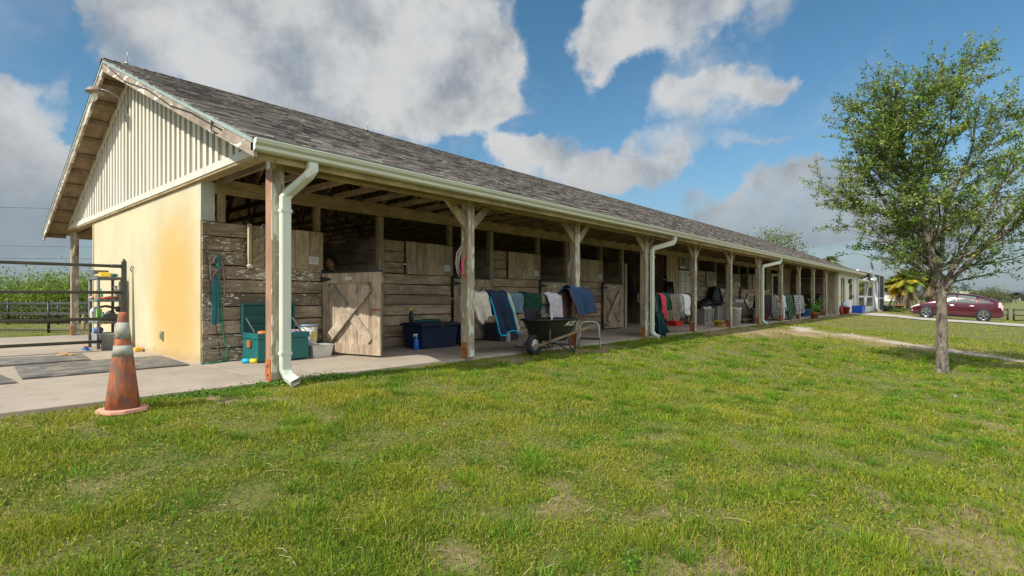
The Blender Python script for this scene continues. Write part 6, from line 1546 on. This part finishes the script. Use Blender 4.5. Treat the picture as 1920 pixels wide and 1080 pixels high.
# ---- palms
def frond(vs, fs, cs, p, az_, el_, L, droop, col, nl=26, lw=.05, ll=.42, fan=False):
    p = np.array(p, float); d = np.array([math.cos(az_)*math.cos(el_), math.sin(az_)*math.cos(el_), math.sin(el_)]); sd = np.array([-math.sin(az_), math.cos(az_), 0.])
    for k in range(nl):
        s = (k+1)/nl; q = p+d*L*s+np.array([0,0,-droop*L*s*s]); tdir = d+np.array([0,0,-2*droop*s]); tdir /= np.linalg.norm(tdir)
        q0 = p+d*L*(k/nl)+np.array([0,0,-droop*L*(k/nl)**2])
        n0 = len(vs); w = .015*L/1.5; vs += [q0-sd*w, q0+sd*w, q+sd*w, q-sd*w]; fs.append((n0,n0+1,n0+2,n0+3)); cs.append(col)
        l_ = ll*math.sin(PI*min(s*.85+.12, 1))**.6
        for sg in (-1, 1):
            e = q+(sd*sg*.8+tdir*.65+np.array([0,0,-.22+random.uniform(-.15,.15)]))*l_; n0 = len(vs)
            vs += [q-tdir*lw*.5, q+tdir*lw*.5, e, e]; vs[-1] = e+tdir*lw*.15; fs.append((n0,n0+1,n0+2,n0+3)); cs.append(tuple(x*random.uniform(.7,1.3) for x in col))
def palm(px, D, H, R, label, cols, skirt=60, nf=34, name='palm', trunk_r=.16, ll=.42, lw=.05, zg=None, group=None):
    p = dv_*D+rv*((px-960)/FPX*D); zg = gzz(p.x, p.y) if zg is None else zg; t = thing(name, label, 'palm', (p.x,p.y,zg), group)
    MB().tube([(p.x,p.y,zg-.2),(p.x,p.y,zg+H*.5),(p.x+.05,p.y,zg+H)], [trunk_r*1.2,trunk_r,trunk_r*.9], 10).build('trunk', m_bark, t)
    vs, fs, cs = [], [], []
    for k in range(nf):
        el_ = random.uniform(-.35, 1.35); frond(vs, fs, cs, (0.05,0,H), random.uniform(0, 2*PI), el_, R*random.uniform(.8,1.1), random.uniform(.25,.6)+.2*(el_ > .8), random.choice(cols), ll=ll, lw=lw)
    C_ = np.repeat(np.array(cs)[:, None, :], 4, 1).reshape(-1, 3); C_ = np.concatenate([C_, np.ones((len(C_), 1))], 1)
    fmesh('fronds', np.array(vs), np.array(fs), parent=t, mat=m_leaf, col=C_, uniform=4)
    if skirt:
        vs, fs, cs = [], [], []
        for k in range(skirt):
            frond(vs, fs, cs, (0,0,H-random.uniform(.1,.6)), random.uniform(0,2*PI), random.uniform(-1.25,-.75), random.uniform(.9,1.0)*min(H*.85, 1.9), random.uniform(.05,.25), random.choice([(.33,.24,.16),(.26,.19,.13),(.42,.33,.24)]), nl=14, ll=.22, lw=.06)
        C_ = np.repeat(np.array(cs)[:, None, :], 4, 1).reshape(-1, 3); C_ = np.concatenate([C_, np.ones((len(C_), 1))], 1)
        fmesh('dry_skirt', np.array(vs), np.array(fs), parent=t, mat=m_leaf, col=C_, uniform=4)
    return t
YL = [(.62,.42,.03),(.5,.42,.05),(.25,.32,.05),(.62,.36,.02)]; GRN = [(.10,.15,.04),(.14,.19,.05),(.2,.22,.07)]
palm(1684, 47, 2.3, 1.55, 'small palm with golden yellow fronds and a brown dry skirt', YL, ll=.6, nf=70, lw=.10, skirt=40)
palm(1703, 46, 2.8, 1.5, 'taller palm with yellow green fronds just right of the golden one', [(.6,.46,.05),(.4,.4,.05),(.25,.33,.05)], ll=.6, nf=60, lw=.09, skirt=40)
palm(1742, 48, 3.1, 1.4, 'green palm with long brown skirt left of the oak trunk', GRN, skirt=80, ll=.5, nf=50, lw=.08)
palm(1765, 47, 2.8, 1.3, 'green palm with brown skirt directly behind the oak trunk', GRN, skirt=70, ll=.45)
palm(1555, 72, 5.9, 1.7, 'palm crown showing above the far end of the barn roof', [(.2,.24,.08),(.28,.3,.1)], skirt=0, ll=.6, lw=.07)
palm(1905, 210, 3.0, 2.4, 'lone small palm on the far edge of the field', [(.07,.09,.04)], skirt=0, nf=22, ll=.8, lw=.25, zg=-.72)
# pots and shrubs under the palms
p = dv_*41.5+rv*((1684-960)/FPX*41.5); zq = gzz(p.x, p.y)
tag(MB().lathe([(.25,0),(.38,.5),(.4,.5),(.4,.56),(.33,.56),(.3,.45),(0,.45)], (p.x,p.y,zq), 18).build('terracotta_pot', M('terracotta2', (.36,.13,.07), .8)), 'empty terracotta pot under the golden palm', 'pot')
p = dv_*41+rv*((1664-960)/FPX*41); tag(MB().lathe([(.22,0),(.34,.4),(.36,.45),(.28,.5),(0,.45)], (p.x,p.y,gzz(p.x,p.y)), 16).build('black_pot', m_black), 'black planter left of the golden palm', 'pot')
for px in (1672, 1692): 
    p = dv_*41+rv*((px-960)/FPX*41); p.z = gzz(p.x, p.y); bush(p, .35, .35, .4, 260, (.15,.24,.05), 'small green shrub under the palms, '+('left' if px < 1680 else 'right')+' of the terracotta pot', 'shrub', 'shrub', leaf=.09, clus=8)
# ================================================================ far field
fr = [(1632,300,5,5,(.05,.07,.035)),(1672,290,4.5,6,(.06,.08,.04)),(1843,120,3.3,2.2,(.15,.16,.08)),(1862,118,4.0,3.0,(.17,.17,.09)),(1880,122,3.2,2.2,(.07,.10,.04)),(1790,200,4,4,(.12,.13,.06)),(1832,230,4.4,4,(.09,.11,.05)),(1893,320,4.2,6,(.06,.075,.045)),(1918,310,4.6,6,(.06,.075,.045)),(1950,300,5,6,(.06,.075,.045)),(1990,280,5,6,(.06,.075,.045)),(1876,330,4.4,6,(.06,.07,.045)),(1852,340,4.4,6,(.06,.07,.045)),(1815,350,4,6,(.06,.07,.04))]
lab = ['tree','tree']
for i, (px, D, h, r, col) in enumerate(fr):
    p = dv_*D+rv*((px-960)/FPX*D); p.z = -.72
    big = i in (2, 3, 4)
    bush(p, r, r*.8, h, 2200 if big else 1000, col, {2:'grey green tree left of the widest one above the car roof',3:'widest pale grey green tree above the car roof',4:'darker green tree right of the widest one above the car'}.get(i, 'dark tree in the distant line along the far edge of the field'), 'distant_tree', 'tree', None if big else 'distant trees along the field', leaf=.22 if big else .6, clus=30, stems=4)
hedge = MB()
for k in range(90):
    px = 1500+k*9; D = 380+20*math.sin(k); p = dv_*D+rv*((px-960)/FPX*D); hedge.blob((p.x,p.y,-.3),(5+random.random()*4,4,2.0+random.random()*1.5),8,6,.2)
for k in range(50):
    px = -700+k*20; D = 400+20*math.sin(k); p = dv_*D+rv*((px-960)/FPX*D); hedge.blob((p.x,p.y,-.3),(8,6,3+random.random()*2),8,6,.2)
tag(hedge.build('far_woodland', foliage('far_green', (.06,.075,.035), var=.3)), 'thin dark band of far off woodland on the horizon', 'woodland', kind='stuff')
def far_building(px, D, w, d, h, z, col, label, roof=None, nwin=3, name='building'):
    p = dv_*D+rv*((px-960)/FPX*D); t = thing(name, label, 'building', (p.x,p.y,z)); b = MB()
    b.box(p.x-d/2,p.x+d/2,p.y-w/2,p.y+w/2,z,z+h).build('wall', M('far_wall', col, .8), t)
    if roof: MB().prism([(p.y-w/2-.4,z+h),(p.y+w/2+.4,z+h),(p.y,z+h+roof)], p.x-d/2-.3, p.x+d/2+.3, 'x').build('roof', M('far_roof', (.3,.27,.25), .8), t)
    else: MB().box(p.x-d/2-.2,p.x+d/2+.2,p.y-w/2-.2,p.y+w/2+.2,z+h,z+h+.3).build('roof', M('far_flat_roof', (.5,.47,.42), .8), t)
    for k in range(nwin):
        yy = p.y-w/2+w*(k+.5)/nwin; MB().box(p.x-d/2-.05,p.x-d/2-.01,yy-.5,yy+.5,z+h*.45,z+h*.75).build('window', m_black, t)
far_building(1811, 260, 11, 10, 4.7, -.72, (.62,.54,.42), 'pale tan flat roofed building seen over the car roof')
far_building(1662, 240, 9, 8, 3.2, -.72, (.7,.7,.68), 'small white house between the screen enclosure and the golden palm', roof=1.4, nwin=2)
far_building(1884, 330, 14, 8, 2.6, -.72, (.75,.73,.7), 'low white building on the horizon right of the car', roof=.8, nwin=2)
# ================================================================ right hand fence and gate
t = thing('field_gate', 'black pipe gate and fence on the grass behind the parked car', 'fence', (49.3,-1.9,-.7))
for y in (-1.62, -1.92, -5.2, -9, 1.9, 5.4):
    MB().tube([(49.3,y,-.8),(49.3,y,.24)], .055, 10).build('fence_post', m_black, t)
for z in (.16,-.20,-.55):
    MB().tube([(49.3,-1.92,z),(49.3,-14,z-.05)], .028, 8).build('rail', m_black, t); MB().tube([(49.3,-1.62,z),(49.3,7,z)], .028, 8).build('rail', m_black, t)
tag(MB().taper((50.2,-2.6,-.68),.25,.25,.32,.32,.3).build('mauve_pail', M('mauve_plastic', (.3,.16,.2), .6)), 'small mauve bucket on the grass by the gate', 'bucket')
# stones by the track
for (px, py, s) in ((1584,638,.04),(1598,637,.045),(1619,642,.04),(1791,738,.022),(1844,716,.02),(1815,735,.018)):
    q = ZP(px, py, -.42); tag(MB().blob((q.x,q.y,gzz(q.x,q.y)+s*.5),(s,s*.7,s*.6),8,6,.2).build('pale_stone', M('pale_stone', (.5,.48,.46), .9)), 'pale stone lying in the grass near the sandy track or the oak', 'stone', 'pale stones in the grass')
# ================================================================ the car
def car():
    t = thing('parked_car', 'dark red hatchback parked side on at the end of the gravel drive', 'car', (0,0,0))
    paint = M('metallic_maroon', (.08,.003,.011), .2, .25, amt=.02, bmp=0, coat=1)
    glass = M('car_glass', (.13,.18,.16), .05, 0, amt=0, bmp=0, coat=.5); dark = M('black_trim', (.02,.02,.022), .5)
    key = [(-2.23,.42,.62,.62,.66),(-2.20,.28,.80,.86,.74),(-2.08,.22,1.02,1.10,.80),(-1.8,.2,1.0,1.19,.85),(-1.35,.2,.97,1.32,.87),(-.9,.2,.95,1.42,.88),(-.4,.2,.93,1.485,.88),(.0,.2,.92,1.49,.88),(.3,.2,.91,1.455,.88),(.6,.2,.90,1.35,.88),(.95,.2,.895,1.16,.88),(1.28,.2,.885,.96,.87),(1.45,.2,.87,.90,.86),(1.75,.21,.80,.83,.84),(2.0,.22,.70,.74,.79),(2.15,.27,.60,.64,.70),(2.23,.38,.52,.54,.56)]
    def at(x):
        for a_, b_ in zip(key[:-1], key[1:]):
            if a_[0] <= x <= b_[0]:
                f = (x-a_[0])/(b_[0]-a_[0]); f2 = f; return [p_*(1-f2)+q_*f2 for p_, q_ in zip(a_, b_)][1:]
        return list(key[-1][1:])
    xs_ = sorted(set(list(np.linspace(-2.23, 2.23, 46))+[k[0] for k in key])); prof = lambda x: None
    def sec(x):
        zb, B, T, W = at(x); Wr = W-.05-.22*min(1, max(0, (T-B)/.5)); m = zb+(B-zb)
        return [(W*.86,zb),(W*.97,zb+.08),(W,zb+(B-zb)*.42),(W*.985,zb+(B-zb)*.75),(W*.95,B),(W*.95+(Wr-W*.95)*.5,B+(T-B)*.5),(Wr,T-.05*min(1,(T-B)/.15+.2)),(Wr*.8,T-.01),(Wr*.4,T+.004),(0,T+.008)]
    b = MB(); vs = []; 
    for x in xs_:
        s = sec(x); ring = [(x,-y,z) for y, z in s]+[(x,y,z) for y, z in reversed(s[:-1])]; vs += ring
    m_ = 19; fs = [(i*m_+k,(i+1)*m_+k,(i+1)*m_+(k+1)%m_,i*m_+(k+1)%m_) for i in range(len(xs_)-1) for k in range(m_)]
    fs += [tuple(range(m_)), tuple(reversed(range((len(xs_)-1)*m_, len(xs_)*m_)))]
    b.add(vs, fs, True); b.build('body', paint, t)
    def side(x, f, o=.008):
        zb, B, T, W = at(x); s = sec(x); p5, p6 = s[4], s[6]; return Vector((x, -(p5[0]+(p6[0]-p5[0])*f+o), p5[1]+(p6[1]-p5[1])*f))
    def win(nm, xa, xb, fa=.06, fb=.90, mir=True):
        for sg in (1, -1):
            b = MB(); n = 8; vs = []
            for i in range(n+1):
                x = xa+(xb-xa)*i/n
                for j in range(4): v = side(x, fa+(fb-fa)*j/3); vs.append((v.x, v.y*sg, v.z))
            b.add(vs, [(i*4+j,(i+1)*4+j,(i+1)*4+j+1,i*4+j+1) for i in range(n) for j in range(3)], True); b.build(nm, glass, t, solid=.004)
    win('side_window', -.02, .92); win('side_window', -.98, -.10); win('quarter_window', -1.62, -1.05, .12, .8)
    for xa, xb, nm in ((.36, 1.22, 'windscreen'), (-2.0, -1.0, 'rear_window')):
        b = MB(); vs = []; n = 8
        for i in range(n+1):
            x = xa+(xb-xa)*i/n; zb, B, T, W = at(x); s = sec(x)
            for y in (-1,-.5,0,.5,1): vs.append((x, y*s[7][0]*.98, (s[9][1] if abs(y) < .6 else s[7][1])+.012))
        b.add(vs, [(i*5+j,i*5+j+1,(i+1)*5+j+1,(i+1)*5+j) for i in range(n) for j in range(4)], True); b.build(nm, glass, t)
    for x in (1.36, -1.35):
        for sg in (-1, 1):
            Mw = Matrix.Rotation(PI/2, 4, 'X')
            MB().lathe([(0,-.004),(.375,-.004),(.375,.004),(0,.004)], (x,sg*.868,.33), 30, M=Mw).build('wheel_arch', dark, t)
            w = MB().lathe([(.20,-.09),(.30,-.10),(.325,-.07),(.328,.0),(.325,.07),(.30,.10),(.20,.09),(.20,-.09)], (x,sg*.80,.325), 36, M=Mw, cap=False).build('wheel', m_rubber, t)
            r = MB().lathe([(.225,-.02),(.235,.0),(.215,.01),(.205,-.02),(.225,-.02)], (x,sg*.885,.325), 30, M=Mw, cap=False)
            for k in range(5):
                a = 2*PI*k/5+.3
                for off in (-.13,.13): r.bar((x+.03*math.cos(a),sg*.885,.325+.03*math.sin(a)),(x+.215*math.cos(a+off),sg*.885,.325+.215*math.sin(a+off)),.03,.035,up=(0,1,0))
            r.lathe([(.045,-.02),(.045,.02),(0,.02)], (x,sg*.885,.325), 12, M=Mw); r.build('rim', m_chrome, w)
            MB().lathe([(0,-.002),(.21,-.002),(.21,.002),(0,.002)], (x,sg*.872,.325), 24, M=Mw).build('brake_disc', dark, w)
    for sg in (-1, 1):
        b = MB(); vs = []
        for x in np.linspace(1.72, 2.17, 7):
            zb, B, T, W = at(x); vs += [(x, sg*(W*.93+.012), B-.005), (x, sg*(W*.99+.012), B-.10+(x-1.72)*.06)]
        b.add(vs, [(2*i,2*i+1,2*i+3,2*i+2) for i in range(6)]); b.build('headlight', M('headlight_glass', (.75,.72,.68), .1, .2), t, solid=.02)
        MB().box(1.95,2.02,sg*.83-.02,sg*.83+.02,.62,.66).build('indicator', M('amber_lens', (.8,.3,.05), .2), t)
        MB().lathe([(0,0),(.035,.0),(.03,.02),(0,.02)], (2.08,sg*.77,.40), 12, M=Matrix.Rotation(-sg*-PI/2, 4, 'X')).build('fog_lamp', m_white, t)
        b = MB(); vs = []
        for x in np.linspace(-2.19, -1.98, 5):
            zb, B, T, W = at(x); vs += [(x, sg*(W*.97+.012), B+.06), (x, sg*(W*1.0+.012), B-.22)]
        b.add(vs, [(2*i,2*i+1,2*i+3,2*i+2) for i in range(4)]); b.build('tail_light', M('clear_red_lens', (.7,.45,.48), .12), t, solid=.02)
        for x in (-.80, .14):
            MB().box(x-.10,x+.10,sg*.875-.018,sg*.875+.018,.80,.825).build('door_handle', m_chrome, t, bevel=.006)
        for x, z0_, z1_ in ((-.06,.3,.92),(.98,.35,.88),(-1.02,.55,.93)):
            MB().box(x-.004,x+.004,sg*.884-.003,sg*.884+.003,z0_,z1_).build('door_seam', dark, t)
        MB().blob((.88,sg*.98,.98),(.07,.10,.065),10,8).build('mirror', paint, t)
        MB().box(-1.0,1.0,sg*.80-.06,sg*.80+.05,.17,.215).build('sill', dark, t)
    MB().box(-2.06,-1.93,-.55,.55,1.10,1.13).build('spoiler', paint, t, bevel=.01)
    MB().box(2.12,2.235,-.45,.45,.26,.40).build('grille', dark, t, bevel=.02)
    MB().box(-2.25,-2.15,-.6,.6,.28,.42).build('rear_bumper_trim', dark, t, bevel=.02)
    MB().box(-.55,.9,-.56,.56,.5,.92).box(.1,.6,-.5,.5,.93,1.0).build('interior', dark, t)
    return t
ct = car(); ct.scale = (1,1,1.1); zr = gzz(43.2, -.35); zf = gzz(43.2, 2.4)
place(ct, (43.35, 1.03, (zr+zf)/2+.035), rz=PI/2, ry=0); ct.rotation_euler = Euler((0, -math.atan2(zf-zr, 2.75), PI/2), 'XYZ')
